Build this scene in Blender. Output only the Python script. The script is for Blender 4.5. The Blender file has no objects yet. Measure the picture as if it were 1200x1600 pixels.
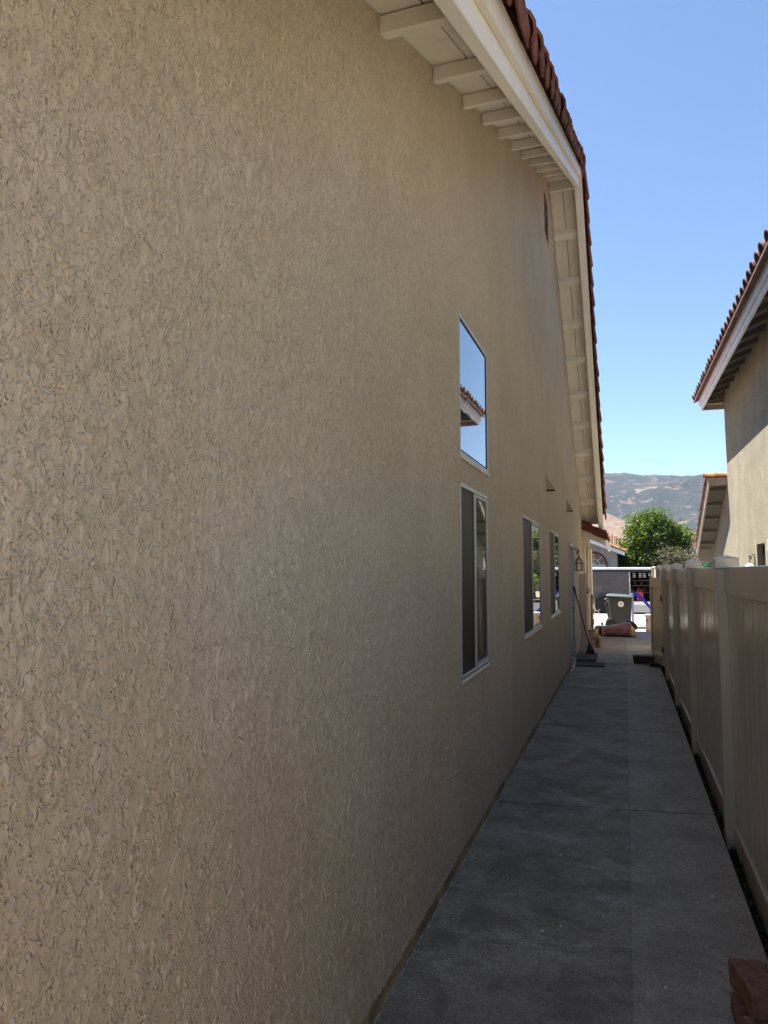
import bpy, bmesh, math, random
import numpy as np
from mathutils import Vector, Matrix, Euler, noise as mnoise
R = math.radians
random.seed(7)
rng = np.random.default_rng(7)
S = bpy.context.scene
COL = S.collection

# ------------------------------------------------------------------ camera, sky, sun, exposure
cd = bpy.data.cameras.new('camera'); cam = bpy.data.objects.new('camera', cd); COL.objects.link(cam)
cd.sensor_fit = 'VERTICAL'; cd.sensor_height = 36.0; cd.lens = 1110 / 1600 * 36
cd.clip_start = 0.05; cd.clip_end = 9000
cam.location = (0, 0, 1.68)
cam.rotation_euler = (R(90 + 4.738), 0, R(18.70))
S.camera = cam

SUN_DIR = Vector((-1.0, 0.40, 2.36)).normalized()          # towards the sun
W = bpy.data.worlds.new('World'); S.world = W; W.use_nodes = True
wn = W.node_tree.nodes; wl = W.node_tree.links
bg = wn['Background']; bg.inputs['Strength'].default_value = 0.05
sky = wn.new('ShaderNodeTexSky'); sky.sky_type = 'NISHITA'; sky.sun_disc = False
sky.sun_elevation = math.asin(SUN_DIR.z); sky.sun_rotation = math.atan2(SUN_DIR.x, SUN_DIR.y)
sky.altitude = 1200; sky.air_density = 1.0; sky.dust_density = 0.0; sky.ozone_density = 3.0
wl.new(sky.outputs[0], bg.inputs['Color'])
sd = bpy.data.lights.new('sun', 'SUN'); sun = bpy.data.objects.new('sun', sd); COL.objects.link(sun)
sd.energy = 5.0; sd.angle = R(0.5); sd.color = (1.0, 0.95, 0.87)
sun.rotation_euler = SUN_DIR.to_track_quat('Z', 'Y').to_euler()
sun.location = (-10, 5, 40)
S.view_settings.view_transform = 'Standard'; S.view_settings.look = 'None'
S.view_settings.gamma = 1.0; S.view_settings.use_curve_mapping = False
S.view_settings.exposure = 2.15
S.render.engine = 'CYCLES'
S.cycles.max_bounces = 8; S.cycles.diffuse_bounces = 5; S.cycles.glossy_bounces = 4

# ------------------------------------------------------------------ material helpers
class NT:
    def __init__(s, name):
        s.m = bpy.data.materials.new(name); s.m.use_nodes = True
        s.t = s.m.node_tree; s.n = s.t.nodes; s.l = s.t.links
        s.b = s.n['Principled BSDF']; s.out = s.n['Material Output']
    def node(s, ty, **kw):
        n = s.n.new(ty)
        for k, v in kw.items(): setattr(n, k, v)
        return n
    def put(s, sock, v):
        if isinstance(v, bpy.types.NodeSocket): s.l.new(v, sock)
        else: sock.default_value = v
    def math(s, op, a, b=0.0, c=0.0, clamp=False):
        n = s.node('ShaderNodeMath', operation=op, use_clamp=clamp)
        s.put(n.inputs[0], a); s.put(n.inputs[1], b); s.put(n.inputs[2], c)
        return n.outputs[0]
    def pos(s): return s.node('ShaderNodeNewGeometry').outputs['Position']
    def vmul(s, v, k):
        n = s.node('ShaderNodeVectorMath', operation='MULTIPLY'); s.put(n.inputs[0], v); n.inputs[1].default_value = k
        return n.outputs[0]
    def noise(s, v, scale, detail=3, rough=0.5, dist=0.0, dim='3D'):
        n = s.node('ShaderNodeTexNoise', noise_dimensions=dim)
        s.put(n.inputs['Vector'], v); n.inputs['Scale'].default_value = scale
        n.inputs['Detail'].default_value = detail; n.inputs['Roughness'].default_value = rough
        n.inputs['Distortion'].default_value = dist
        return n.outputs[0]
    def ramp(s, v, a, b, lo=0.0, hi=1.0, smooth=True):
        n = s.node('ShaderNodeMapRange', interpolation_type='SMOOTHSTEP' if smooth else 'LINEAR')
        s.put(n.inputs[0], v); s.put(n.inputs[1], a); s.put(n.inputs[2], b); s.put(n.inputs[3], lo); s.put(n.inputs[4], hi)
        return n.outputs[0]
    def mix(s, f, a, b, mode='MIX'):
        n = s.node('ShaderNodeMix', data_type='RGBA', blend_type=mode)
        s.put(n.inputs[0], f)
        for i, c in ((6, a), (7, b)):
            if isinstance(c, bpy.types.NodeSocket): s.l.new(c, n.inputs[i])
            else: n.inputs[i].default_value = (*c[:3], 1)
        return n.outputs[2]
    def color(s, c):
        if isinstance(c, bpy.types.NodeSocket): s.l.new(c, s.b.inputs['Base Color'])
        else: s.b.inputs['Base Color'].default_value = (*c[:3], 1)
    def bump(s, h, dist=0.002, strength=1.0):
        n = s.node('ShaderNodeBump'); n.inputs['Strength'].default_value = strength
        n.inputs['Distance'].default_value = dist; s.l.new(h, n.inputs['Height'])
        s.l.new(n.outputs[0], s.b.inputs['Normal']); return n
    def rough(s, v, spec=0.5):
        s.put(s.b.inputs['Roughness'], v); s.b.inputs['Specular IOR Level'].default_value = spec
    def rnd(s): return s.node('ShaderNodeObjectInfo').outputs['Random']

def simple(name, col, rough=0.6, var=0.25, scale=6.0, bump=0.001, bscale=80, spec=0.4, metal=0.0, grain=(1, 1, 1), dirt_sheen=None):
    m = NT(name); p = m.vmul(m.pos(), grain)
    n = m.noise(p, scale, 5, 0.6)
    n2 = m.noise(p, bscale, 3, 0.6)
    f = m.ramp(n, 0.3, 0.7)
    lo = tuple(c * (1 - var) for c in col); hi = tuple(min(1, c * (1 + var * 0.6)) for c in col)
    c = m.mix(f, lo, hi)
    if dirt_sheen: c = m.mix(m.ramp(m.noise(m.pos(), dirt_sheen[1], 6, 0.7), 0.52, 0.75, 0, dirt_sheen[2]), c, dirt_sheen[0])
    r = m.node('ShaderNodeHueSaturation'); m.l.new(c, r.inputs['Color'])
    m.l.new(m.ramp(m.rnd(), 0, 1, 1 - var * 0.35, 1 + var * 0.35, False), r.inputs['Value'])
    m.color(r.outputs[0])
    m.rough(m.ramp(n2, 0.2, 0.8, max(0.02, rough - 0.08), min(1, rough + 0.08)), spec)
    m.b.inputs['Metallic'].default_value = metal
    if bump: m.bump(n2, bump)
    return m.m

RELIEF = 0.0092
def stucco(name, col, dark, flow, relief=1.0, disp=False):
    """skip-trowelled dash stucco: flattened islands with torn edges over a fine grain"""
    m = NT(name)
    sx = m.node('ShaderNodeSeparateXYZ'); m.l.new(m.pos(), sx.inputs[0])
    cb = m.node('ShaderNodeCombineXYZ')
    m.l.new(m.math('MULTIPLY_ADD', sx.outputs[0], 0.9, sx.outputs[1]), cb.inputs[0]); m.l.new(sx.outputs[2], cb.inputs[1])
    uv = cb.outputs[0]
    big = m.noise(uv, 1.3, 3, 0.6, 0.3, '2D')
    mid = m.noise(m.vmul(uv, (1, 0.6, 1)), 6.5, 3, 0.6, 0.6, '2D')
    isl = m.noise(m.vmul(uv, (1.0, 0.50, 1)), 74, 1.8, 0.45, 0.8, '2D')
    isl2 = m.noise(m.vmul(uv, (1.0, 0.58, 1)), 108, 1.0, 0.4, 0.8, '2D')
    fine = m.noise(uv, 190, 3, 0.65, 0.2, '2D')
    th = m.math('ADD', 0.535, m.math('MULTIPLY', m.math('SUBTRACT', mid, 0.5), -0.34))
    th = m.math('ADD', th, m.math('MULTIPLY', m.math('SUBTRACT', big, 0.5), -0.20))
    pl = m.ramp(isl, m.math('ADD', th, -0.04), m.math('ADD', th, 0.06))
    pl2 = m.ramp(isl2, m.math('ADD', th, -0.03), m.math('ADD', th, 0.10))
    isl3 = m.noise(m.vmul(uv, (1.0, 0.55, 1)), 23, 2.5, 0.55, 0.7, '2D')
    pl3 = m.ramp(isl3, m.math('ADD', th, -0.06), m.math('ADD', th, 0.05))
    gr = m.math('MULTIPLY', fine, m.math('MULTIPLY_ADD', pl, -0.6, 1.0))
    top = m.math('MAXIMUM', pl, m.math('MULTIPLY', pl2, 0.45))
    h = m.math('MULTIPLY_ADD', top, 0.62, m.math('MULTIPLY', gr, 0.09))
    h = m.math('ADD', h, m.math('MULTIPLY', pl3, 0.34))
    h = m.math('ADD', h, m.math('MULTIPLY', mid, 0.35))
    w = m.noise(m.vmul(uv, (1, 0.7, 1)), 1.7, 6, 0.65, 0.2, '2D')
    c = m.mix(m.ramp(w, 0.33, 0.68), dark, col)
    c = m.mix(m.ramp(m.noise(m.vmul(uv, (2.0, 0.5, 1)), 1.5, 5, 0.7, 0.1, '2D'), 0.5, 0.78, 0, 0.25), c, flow)
    crevice_shade = m.math('MULTIPLY', m.math('SUBTRACT', 1.0, top), m.ramp(m.noise(uv, 26, 4, 0.7, 0.4, '2D'), 0.45, 0.72))  # shade between the islands, put into the colour
    sand_shade = m.noise(m.vmul(uv, (1, 0.45, 1)), 38, 4, 0.75, 0.3, '2D')  # sandy mottle, also painted in for relief shading far along the wall
    c = m.mix(m.ramp(sand_shade, 0.36, 0.64, 0.34, 0.0), c, tuple(x * 0.70 for x in dark))
    c = m.mix(m.ramp(m.noise(m.vmul(uv, (1, 0.8, 1)), 0.9, 5, 0.6, 0.4, '2D'), 0.42, 0.66, 0.0, 0.30), c, tuple(x * 0.84 for x in dark))
    c = m.mix(m.math('MULTIPLY', crevice_shade, 0.06), c, tuple(x * 0.5 for x in dark))
    m.color(c); m.rough(0.92, 0.2)
    if disp:
        d = m.node('ShaderNodeDisplacement'); m.l.new(h, d.inputs['Height'])
        d.inputs['Midlevel'].default_value = 0.0; d.inputs['Scale'].default_value = RELIEF * relief
        m.l.new(d.outputs[0], m.out.inputs['Displacement']); m.m.displacement_method = 'BOTH'
    else: m.bump(h, RELIEF * relief)
    return m.m

M = {}
M['stucco'] = stucco('tan_stucco', (0.605, 0.515, 0.396), (0.560, 0.468, 0.347), (0.64, 0.558, 0.443), 1.0, True)
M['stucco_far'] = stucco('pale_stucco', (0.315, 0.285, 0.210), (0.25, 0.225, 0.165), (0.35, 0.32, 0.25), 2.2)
M['stucco_plain'] = simple('smooth_tan_stucco', (0.46, 0.37, 0.26), 0.9, 0.15, 3, 0.004, 90, 0.2)
M['stucco_grey'] = simple('grey_stucco', (0.36, 0.33, 0.30), 0.9, 0.15, 2, 0.004, 60, 0.2)
M['foundation'] = simple('painted_footing', (0.40, 0.32, 0.19), 0.9, 0.45, 9, 0.003, 60, 0.2, grain=(1, 0.4, 1), dirt_sheen=((0.06, 0.05, 0.04), 14, 0.7))
M['grout'] = simple('old_caulk', (0.42, 0.41, 0.37), 0.9, 0.5, 20, 0.003, 90, 0.2)
M['cream'] = simple('cream_trim_paint', (0.78, 0.73, 0.64), 0.55, 0.08, 3, 0.0008, 40, 0.4, grain=(1, 0.3, 1), dirt_sheen=((0.35, 0.29, 0.2), 4, 0.25))
M['white'] = simple('white_trim_paint', (0.84, 0.81, 0.74), 0.5, 0.06, 2, 0.0008, 30, 0.4, grain=(1, 0.3, 1), dirt_sheen=((0.45, 0.4, 0.32), 3, 0.2))
M['tile'] = simple('dark_terracotta', (0.20, 0.075, 0.045), 0.8, 0.5, 9, 0.003, 60, 0.25, dirt_sheen=((0.09, 0.06, 0.05), 12, 0.6))
M['tile_edge'] = simple('rust_red_terracotta', (0.16, 0.05, 0.028), 0.75, 0.35, 8, 0.003, 60, 0.25, dirt_sheen=((0.14, 0.06, 0.04), 12, 0.5))
M['tile_pale'] = simple('faded_terracotta', (0.30, 0.175, 0.125), 0.85, 0.4, 5, 0.003, 60, 0.2, dirt_sheen=((0.2, 0.14, 0.11), 9, 0.6))
M['tile_brown'] = simple('brown_terracotta', (0.105, 0.058, 0.043), 0.8, 0.45, 7, 0.003, 60, 0.2, dirt_sheen=((0.10, 0.07, 0.06), 9, 0.6))
M['tile_orange'] = simple('orange_terracotta', (0.34, 0.155, 0.06), 0.8, 0.3, 6, 0.003, 60, 0.2)
M['taupe'] = simple('taupe_trim_paint', (0.27, 0.235, 0.18), 0.6, 0.12, 3, 0.001, 40, 0.35)
M['greywhite'] = simple('grey_white_trim_paint', (0.50, 0.525, 0.565), 0.5, 0.1, 3, 0.001, 40, 0.4)
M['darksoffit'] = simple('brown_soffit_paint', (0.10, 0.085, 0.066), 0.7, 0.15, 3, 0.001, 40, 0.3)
M['alu'] = simple('pale_window_frame', (0.42, 0.42, 0.40), 0.35, 0.06, 5, 0.0002, 60, 0.5)
M['sill'] = simple('cream_window_sill', (0.66, 0.61, 0.50), 0.5, 0.08, 5, 0.0004, 60, 0.4)
M['gasket'] = simple('black_gasket', (0.02, 0.02, 0.022), 0.6, 0.2, 20, 0, 60, 0.3)
M['screen'] = simple('insect_screen', (0.026, 0.023, 0.019), 0.55, 0.25, 2.2, 0.0006, 700, 0.35, grain=(1, 1, 0.15))
M['vinyl'] = None
M['door'] = simple('grey_door_paint', (0.46, 0.46, 0.44), 0.4, 0.06, 3, 0.0005, 40, 0.4)
M['iron'] = simple('black_iron', (0.018, 0.017, 0.017), 0.45, 0.3, 20, 0.0008, 90, 0.5)
M['brass'] = simple('dull_brass', (0.25, 0.19, 0.09), 0.45, 0.3, 20, 0.0003, 90, 0.5, 0.8)
M['stone'] = simple('tan_sandstone', (0.42, 0.31, 0.20), 0.9, 0.3, 10, 0.008, 30, 0.2, dirt_sheen=((0.22, 0.17, 0.11), 8, 0.5))
M['mortar'] = simple('brown_mortar', (0.20, 0.16, 0.11), 0.95, 0.2, 10, 0.004, 50, 0.1)
M['paver'] = simple('grey_paver', (0.12, 0.115, 0.11), 0.95, 0.3, 8, 0.003, 80, 0.2)
M['blackplastic'] = simple('black_plastic', (0.015, 0.015, 0.016), 0.4, 0.3, 12, 0.0005, 60, 0.5)
M['tarp'] = simple('maroon_vinyl', (0.27, 0.115, 0.125), 0.42, 0.3, 5, 0.012, 11, 0.5, dirt_sheen=((0.30, 0.17, 0.17), 5, 0.5))
M['tanfabric'] = simple('tan_fabric', (0.45, 0.32, 0.2), 0.9, 0.25, 8, 0.006, 25, 0.2)
M['blackfabric'] = simple('black_fabric', (0.012, 0.012, 0.014), 0.6, 0.3, 8, 0.01, 22, 0.4)
M['bin'] = simple('dark_green_plastic', (0.016, 0.024, 0.019), 0.5, 0.35, 4, 0.0012, 70, 0.45, grain=(3, 3, 0.6), dirt_sheen=((0.035, 0.042, 0.035), 5, 0.45))
M['binlid'] = simple('grey_green_plastic', (0.05, 0.07, 0.06), 0.45, 0.2, 5, 0.001, 70, 0.45)
M['sticker_ink'] = simple('faded_grey_ink', (0.35, 0.36, 0.36), 0.6, 0.2, 30, 0, 60, 0.3)
M['sticker'] = simple('white_sticker', (0.80, 0.80, 0.78), 0.5, 0.06, 9, 0, 60, 0.4)
M['trailer'] = simple('grey_trailer_panel', (0.060, 0.060, 0.070), 0.3, 0.25, 2.4, 0.012, 2.2, 0.5, dirt_sheen=((0.14, 0.13, 0.125), 2.2, 0.9))  # pale blotches paint in faint reflections on the panel
M['trailerwhite'] = simple('white_trailer_paint', (0.82, 0.83, 0.84), 0.35, 0.05, 3, 0.0005, 40, 0.5)
M['navy'] = simple('navy_trailer_paint', (0.006, 0.010, 0.045), 0.35, 0.2, 3, 0.0005, 40, 0.5)
M['bay'] = simple('dark_trailer_interior', (0.018, 0.016, 0.016), 0.7, 0.3, 6, 0.001, 40, 0.3)
M['shelf'] = simple('worn_shelf_board', (0.10, 0.075, 0.05), 0.8, 0.3, 6, 0.001, 40, 0.3)
M['rubber'] = simple('tyre_rubber', (0.014, 0.014, 0.015), 0.75, 0.2, 20, 0.002, 80, 0.3)
M['rim'] = simple('steel_rim', (0.10, 0.10, 0.11), 0.35, 0.1, 20, 0.0003, 60, 0.5, 0.5)
M['red'] = simple('red_plastic', (0.50, 0.02, 0.025), 0.4, 0.15, 8, 0.0006, 50, 0.5)
M['blue'] = simple('bright_blue_plastic', (0.012, 0.022, 0.42), 0.35, 0.15, 8, 0.0006, 50, 0.5)
M['lavender'] = simple('faded_purple_plastic', (0.30, 0.28, 0.55), 0.45, 0.12, 8, 0.0006, 50, 0.5)
M['paletoy'] = simple('pale_yellow_plastic', (0.62, 0.52, 0.34), 0.5, 0.1, 8, 0.0004, 50, 0.5)
M['palepink'] = simple('pale_cardboard', (0.66, 0.52, 0.44), 0.85, 0.15, 8, 0.002, 40, 0.2)
M['oldwood'] = simple('dark_stained_wood', (0.085, 0.043, 0.029), 0.8, 0.45, 14, 0.003, 60, 0.3, grain=(0.15, 1, 1))
M['archframe'] = simple('dark_brown_frame', (0.055, 0.025, 0.018), 0.6, 0.2, 8, 0.001, 50, 0.4)
M['blinds'] = simple('pale_blind', (0.50, 0.56, 0.64), 0.6, 0.08, 8, 0, 50, 0.3)
M['bark'] = simple('grey_bark', (0.11, 0.085, 0.06), 0.95, 0.4, 12, 0.01, 30, 0.1, grain=(1, 1, 0.25))
M['soil'] = simple('dark_damp_soil', (0.020, 0.016, 0.012), 0.95, 0.5, 14, 0.02, 40, 0.15)
M['ground'] = simple('dry_ground', (0.22, 0.18, 0.12), 0.95, 0.3, 0.6, 0.01, 8, 0.1)
M['asphalt'] = simple('street_asphalt', (0.06, 0.06, 0.06), 0.9, 0.2, 3, 0.003, 90, 0.2)
M['chip'] = simple('white_paint_chip', (0.75, 0.74, 0.70), 0.7, 0.1, 30, 0, 60, 0.3)
M['darkroom'] = simple('dark_interior', (0.03, 0.022, 0.017), 0.9, 0.2, 3, 0, 60, 0.1)
M['suv'] = simple('dark_grey_car_paint', (0.03, 0.035, 0.045), 0.25, 0.1, 3, 0, 60, 0.5)

def leafmat(name, a, b):
    m = NT(name)
    f = m.noise(m.pos(), 1.6, 4, 0.7)
    i = m.node('ShaderNodeNewGeometry').outputs['Random Per Island']
    c = m.mix(m.math('MULTIPLY_ADD', i, 0.7, m.math('MULTIPLY', f, 0.3)), a, b)
    m.color(c); m.rough(0.6, 0.25)
    m.b.inputs['Subsurface Weight'].default_value = 0.0
    tr = m.node('ShaderNodeBsdfTranslucent'); m.l.new(m.mix(1.0, c, (1.4, 1.5, 0.5), 'MULTIPLY'), tr.inputs[0])
    mx = m.node('ShaderNodeMixShader'); mx.inputs[0].default_value = 0.3
    m.l.new(m.b.outputs[0], mx.inputs[1]); m.l.new(tr.outputs[0], mx.inputs[2]); m.l.new(mx.outputs[0], m.out.inputs[0])
    return m.m
M['leaf'] = leafmat('green_leaf', (0.014, 0.038, 0.008), (0.12, 0.18, 0.02))
M['leaf_grey'] = leafmat('grey_leaf', (0.045, 0.048, 0.038), (0.13, 0.12, 0.10))
M['leaf_blue'] = leafmat('blue_green_leaf', (0.03, 0.075, 0.055), (0.10, 0.18, 0.13))
M['weed'] = leafmat('weed_leaf', (0.012, 0.035, 0.010), (0.05, 0.10, 0.03))
M['dryleaf'] = leafmat('dry_leaf', (0.06, 0.045, 0.03), (0.20, 0.14, 0.08))
M['hedge'] = leafmat('hedge_leaf', (0.04, 0.10, 0.015), (0.14, 0.24, 0.04))

def vinyl():
    m = NT('tan_vinyl'); p = m.pos()
    c = m.mix(m.ramp(m.noise(p, 2.5, 4, 0.6), 0.3, 0.7), (0.57, 0.49, 0.385), (0.61, 0.525, 0.42))
    c = m.mix(m.ramp(m.noise(p, 9, 6, 0.7), 0.55, 0.8, 0, 0.2), c, (0.42, 0.36, 0.28))
    m.color(c)
    m.rough(m.ramp(m.noise(p, 7, 4, 0.6), 0.3, 0.75, 0.18, 0.27), 0.5)
    m.bump(m.noise(m.vmul(p, (1, 1.0, 0.8)), 2.5, 1, 0.4), 0.0012)
    return m.m
M['vinyl'] = vinyl()

def glass(name, col):
    m = NT(name); m.color(col); m.rough(0.015, 0.5)
    m.b.inputs['IOR'].default_value = 1.62
    m.b.inputs['Coat Weight'].default_value = 0.9; m.b.inputs['Coat Roughness'].default_value = 0.01; m.b.inputs['Coat IOR'].default_value = 1.5
    m.bump(m.noise(m.pos(), 2.2, 2, 0.5), 0.0012)
    return m.m
M['glass'] = glass('window_glass', (0.03, 0.034, 0.038))
M['lampglass'] = simple('seeded_lamp_glass', (0.42, 0.36, 0.26), 0.1, 0.2, 20, 0.001, 60, 0.5)
gm = NT('clear_lamp_glass'); gt_ = gm.node('ShaderNodeBsdfTransparent'); gx = gm.node('ShaderNodeMixShader'); gx.inputs[0].default_value = 0.16
gm.color((0.5, 0.46, 0.38)); gm.rough(0.05, 0.5); gm.l.new(gt_.outputs[0], gx.inputs[1]); gm.l.new(gm.b.outputs[0], gx.inputs[2]); gm.l.new(gx.outputs[0], gm.out.inputs[0])
M['lampglass'] = gm.m
M['globe'] = simple('frosted_globe', (0.75, 0.74, 0.70), 0.15, 0.06, 20, 0, 60, 0.5)

def concrete(name, a, b, stain, k=1.0, stain_amt=0.85):
    m = NT(name); p = m.pos()
    st = m.noise(m.vmul(p, (0.9, 1.9, 1)), 1.5, 7, 0.68, 0.4)        # broom / mop streaks across the walk
    st2 = m.noise(m.vmul(p, (1.0, 1.4, 1)), 3.6, 6, 0.7, 0.6)
    fine = m.noise(p, 85, 5, 0.8)
    c = m.mix(m.ramp(st, 0.35, 0.68), a, b)
    c = m.mix(m.ramp(st2, 0.50, 0.72, 0, stain_amt), c, stain)
    c = m.mix(m.ramp(m.noise(m.vmul(p, (0.8, 1.5, 1)), 2.6, 7, 0.75, 0.7), 0.52, 0.66, 0, 0.75 * k), c, tuple(min(0.72, x * 1.35) for x in b))
    c = m.mix(m.ramp(m.noise(p, 2.3, 7, 0.72, 0.4), 0.48, 0.62, 0, 0.85 * stain_amt), c, tuple(x * 0.55 for x in a))
    c = m.mix(m.ramp(m.noise(p, 17, 6, 0.75, 0.3), 0.44, 0.66, 0.0, 0.55), c, tuple(x * 0.55 for x in a))
    c = m.mix(m.ramp(fine, 0.38, 0.66, 0.75, 0), c, tuple(x * 0.36 for x in a))
    c = m.mix(m.ramp(m.noise(p, 55, 2, 0.5), 0.70, 0.76, 0, 0.7), c, tuple(x * 0.25 for x in a))
    m.color(c); m.rough(m.ramp(st2, 0.3, 0.7, 0.95, 0.7), 0.3)
    m.bump(m.math('ADD', fine, m.math('MULTIPLY', st2, 2.0)), 0.0022)
    return m.m
M['path_left'] = concrete('stained_concrete', (0.390, 0.333, 0.250), (0.600, 0.516, 0.400), (0.145, 0.121, 0.089))
M['path_right'] = concrete('newer_concrete', (0.500, 0.428, 0.328), (0.620, 0.535, 0.416), (0.310, 0.262, 0.198), 0.5, 0.6)
M['drive'] = concrete('pale_concrete', (0.40, 0.37, 0.33), (0.50, 0.47, 0.43), (0.33, 0.30, 0.26), 0.15, 0.5)
M['whiteslab'] = concrete('bounce_concrete', (0.58, 0.54, 0.47), (0.66, 0.62, 0.55), (0.50, 0.46, 0.40), 0.1, 0.4)  # kept very pale so the hidden side yard throws back more light
def brickmat(name, col):
    m = NT(name); p = m.pos()
    c = m.mix(m.ramp(m.noise(p, 24, 5, 0.7), 0.3, 0.7), tuple(x * 0.55 for x in col), col)
    c = m.mix(m.ramp(m.noise(p, 9, 5, 0.65), 0.56, 0.72, 0, 0.55), c, (0.26, 0.22, 0.20))
    c = m.mix(m.ramp(m.noise(p, 160, 2, 0.6), 0.62, 0.70, 0, 0.7), c, tuple(x * 0.25 for x in col))
    m.color(c); m.rough(0.93, 0.2); m.bump(m.noise(p, 150, 4, 0.7), 0.003)
    return m.m
M['brick'] = brickmat('red_brown_brick', (0.33, 0.165, 0.112))
M['brick_tan'] = brickmat('orange_brown_brick', (0.38, 0.205, 0.12))

# ------------------------------------------------------------------ geometry helpers
class MB:
    def __init__(s): s.v = []; s.f = []
    def add(s, vs, fs):
        o = len(s.v); s.v += [tuple(v) for v in vs]; s.f += [tuple(i + o for i in f) for f in fs]; return s
    def box(s, x0, x1, y0, y1, z0, z1, mat=None):
        vs = [(x, y, z) for x in (x0, x1) for y in (y0, y1) for z in (z0, z1)]
        if mat is not None: vs = [tuple(mat @ Vector(v)) for v in vs]
        return s.add(vs, [(0, 1, 3, 2), (4, 6, 7, 5), (0, 4, 5, 1), (2, 3, 7, 6), (0, 2, 6, 4), (1, 5, 7, 3)])
    def prism(s, poly, axis, a, b):
        """poly in the plane perpendicular to axis (0:x -> (y,z); 1:y -> (x,z); 2:z -> (x,y)) extruded a..b"""
        def mk(p, t): return {0: (t, p[0], p[1]), 1: (p[0], t, p[1]), 2: (p[0], p[1], t)}[axis]
        n = len(poly)
        vs = [mk(p, a) for p in poly] + [mk(p, b) for p in poly]
        fs = [tuple(range(n))[::-1], tuple(range(n, 2 * n))] + [(i, (i + 1) % n, n + (i + 1) % n, n + i) for i in range(n)]
        return s.add(vs, fs)
    def tube(s, pts, rad, seg=8, caps=True):
        pts = [Vector(p) for p in pts]; n = len(pts)
        rads = rad if isinstance(rad, (list, tuple)) else [rad] * n
        vs = []; up = None
        for i, p in enumerate(pts):
            d = (pts[min(i + 1, n - 1)] - pts[max(i - 1, 0)]).normalized()
            if up is None: up = d.orthogonal().normalized()
            up = (up - d * up.dot(d)).normalized(); w = d.cross(up)
            for k in range(seg):
                a = 2 * math.pi * k / seg
                vs.append(p + (up * math.cos(a) + w * math.sin(a)) * rads[i])
        fs = [(i * seg + k, i * seg + (k + 1) % seg, (i + 1) * seg + (k + 1) % seg, (i + 1) * seg + k) for i in range(n - 1) for k in range(seg)]
        if caps: fs += [tuple(range(seg))[::-1], tuple(range((n - 1) * seg, n * seg))]
        return s.add(vs, fs)
    def lathe(s, prof, center=(0, 0, 0), seg=16, axis='z'):
        """prof: list of (r, h)"""
        vs = []
        for r, h in prof:
            for k in range(seg):
                a = 2 * math.pi * k / seg; c, q = r * math.cos(a), r * math.sin(a)
                p = {'z': (c, q, h), 'x': (h, c, q), 'y': (c, h, q)}[axis]
                vs.append((p[0] + center[0], p[1] + center[1], p[2] + center[2]))
        n = len(prof)
        fs = [(i * seg + k, i * seg + (k + 1) % seg, (i + 1) * seg + (k + 1) % seg, (i + 1) * seg + k) for i in range(n - 1) for k in range(seg)]
        fs += [tuple(range(seg))[::-1], tuple(range((n - 1) * seg, n * seg))]
        return s.add(vs, fs)
    def mesh(s, name, mat, bevel=0, smooth=False, segs=1):
        me = bpy.data.meshes.new(name)
        bm = bmesh.new()
        vv = [bm.verts.new(v) for v in s.v]
        for f in s.f:
            try: bm.faces.new([vv[i] for i in f])
            except ValueError: pass
        bmesh.ops.recalc_face_normals(bm, faces=bm.faces)
        if bevel:
            ed = [e for e in bm.edges if len(e.link_faces) == 2 and e.calc_face_angle(0) > 0.5]
            bmesh.ops.bevel(bm, geom=ed, offset=bevel, segments=segs, affect='EDGES', profile=0.5, clamp_overlap=True)
        if smooth:
            for f in bm.faces: f.smooth = True
        bm.to_mesh(me); bm.free()
        if smooth: me.set_sharp_from_angle(angle=R(40))
        me.materials.append(M[mat] if isinstance(mat, str) else mat)
        return me
    def build(s, name, mat, parent=None, bevel=0, smooth=False, segs=1):
        return link(name, s.mesh(name, mat, bevel, smooth, segs), parent)

def link(name, me, parent=None, mw=None):
    o = bpy.data.objects.new(name, me); COL.objects.link(o)
    if parent is not None:
        o.parent = parent
        ml = Matrix.Identity(4); ml = world_of(parent).inverted()
        o.matrix_parent_inverse = ml
    if mw is not None: o.matrix_basis = mw
    return o
def world_of(o):
    m = o.matrix_basis.copy()
    if o.parent: m = world_of(o.parent) @ o.matrix_parent_inverse @ m
    return m
def tag(o, label=None, cat=None, group=None, kind=None):
    for k, v in (('label', label), ('category', cat), ('group', group), ('kind', kind)):
        if v: o[k] = v
    return o
def thing(name, label, cat, loc=(0, 0, 0), group=None):
    o = bpy.data.objects.new(name, None); COL.objects.link(o); o.location = loc; o.empty_display_size = 0.2
    return tag(o, label, cat, group)
def copy_tree(o, label=None, loc=None, rotz=None, parent=None):
    c = o.copy(); COL.objects.link(c)
    if parent is not None: c.parent = parent
    if label: c['label'] = label
    if loc is not None: c.location = loc
    if rotz is not None: c.rotation_euler.z = rotz
    for ch in [x for x in COL.objects if x.parent == o]: copy_tree(ch, parent=c)
    return c

def bar(mb, a, b, w, h):
    """square bar from a to b, w across, h in the up direction"""
    a = Vector(a); b = Vector(b); d = (b - a); L = d.length; d.normalize()
    up = Vector((0, 0, 1)) if abs(d.z) < 0.9 else Vector((0, 1, 0))
    sd = d.cross(up).normalized(); up = sd.cross(d)
    vs = [a + d * t * L + sd * x * w / 2 + up * z * h / 2 for x in (-1, 1) for t in (0, 1) for z in (-1, 1)]
    return mb.add(vs, [(0, 1, 3, 2), (4, 6, 7, 5), (0, 4, 5, 1), (2, 3, 7, 6), (0, 2, 6, 4), (1, 5, 7, 3)])

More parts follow.
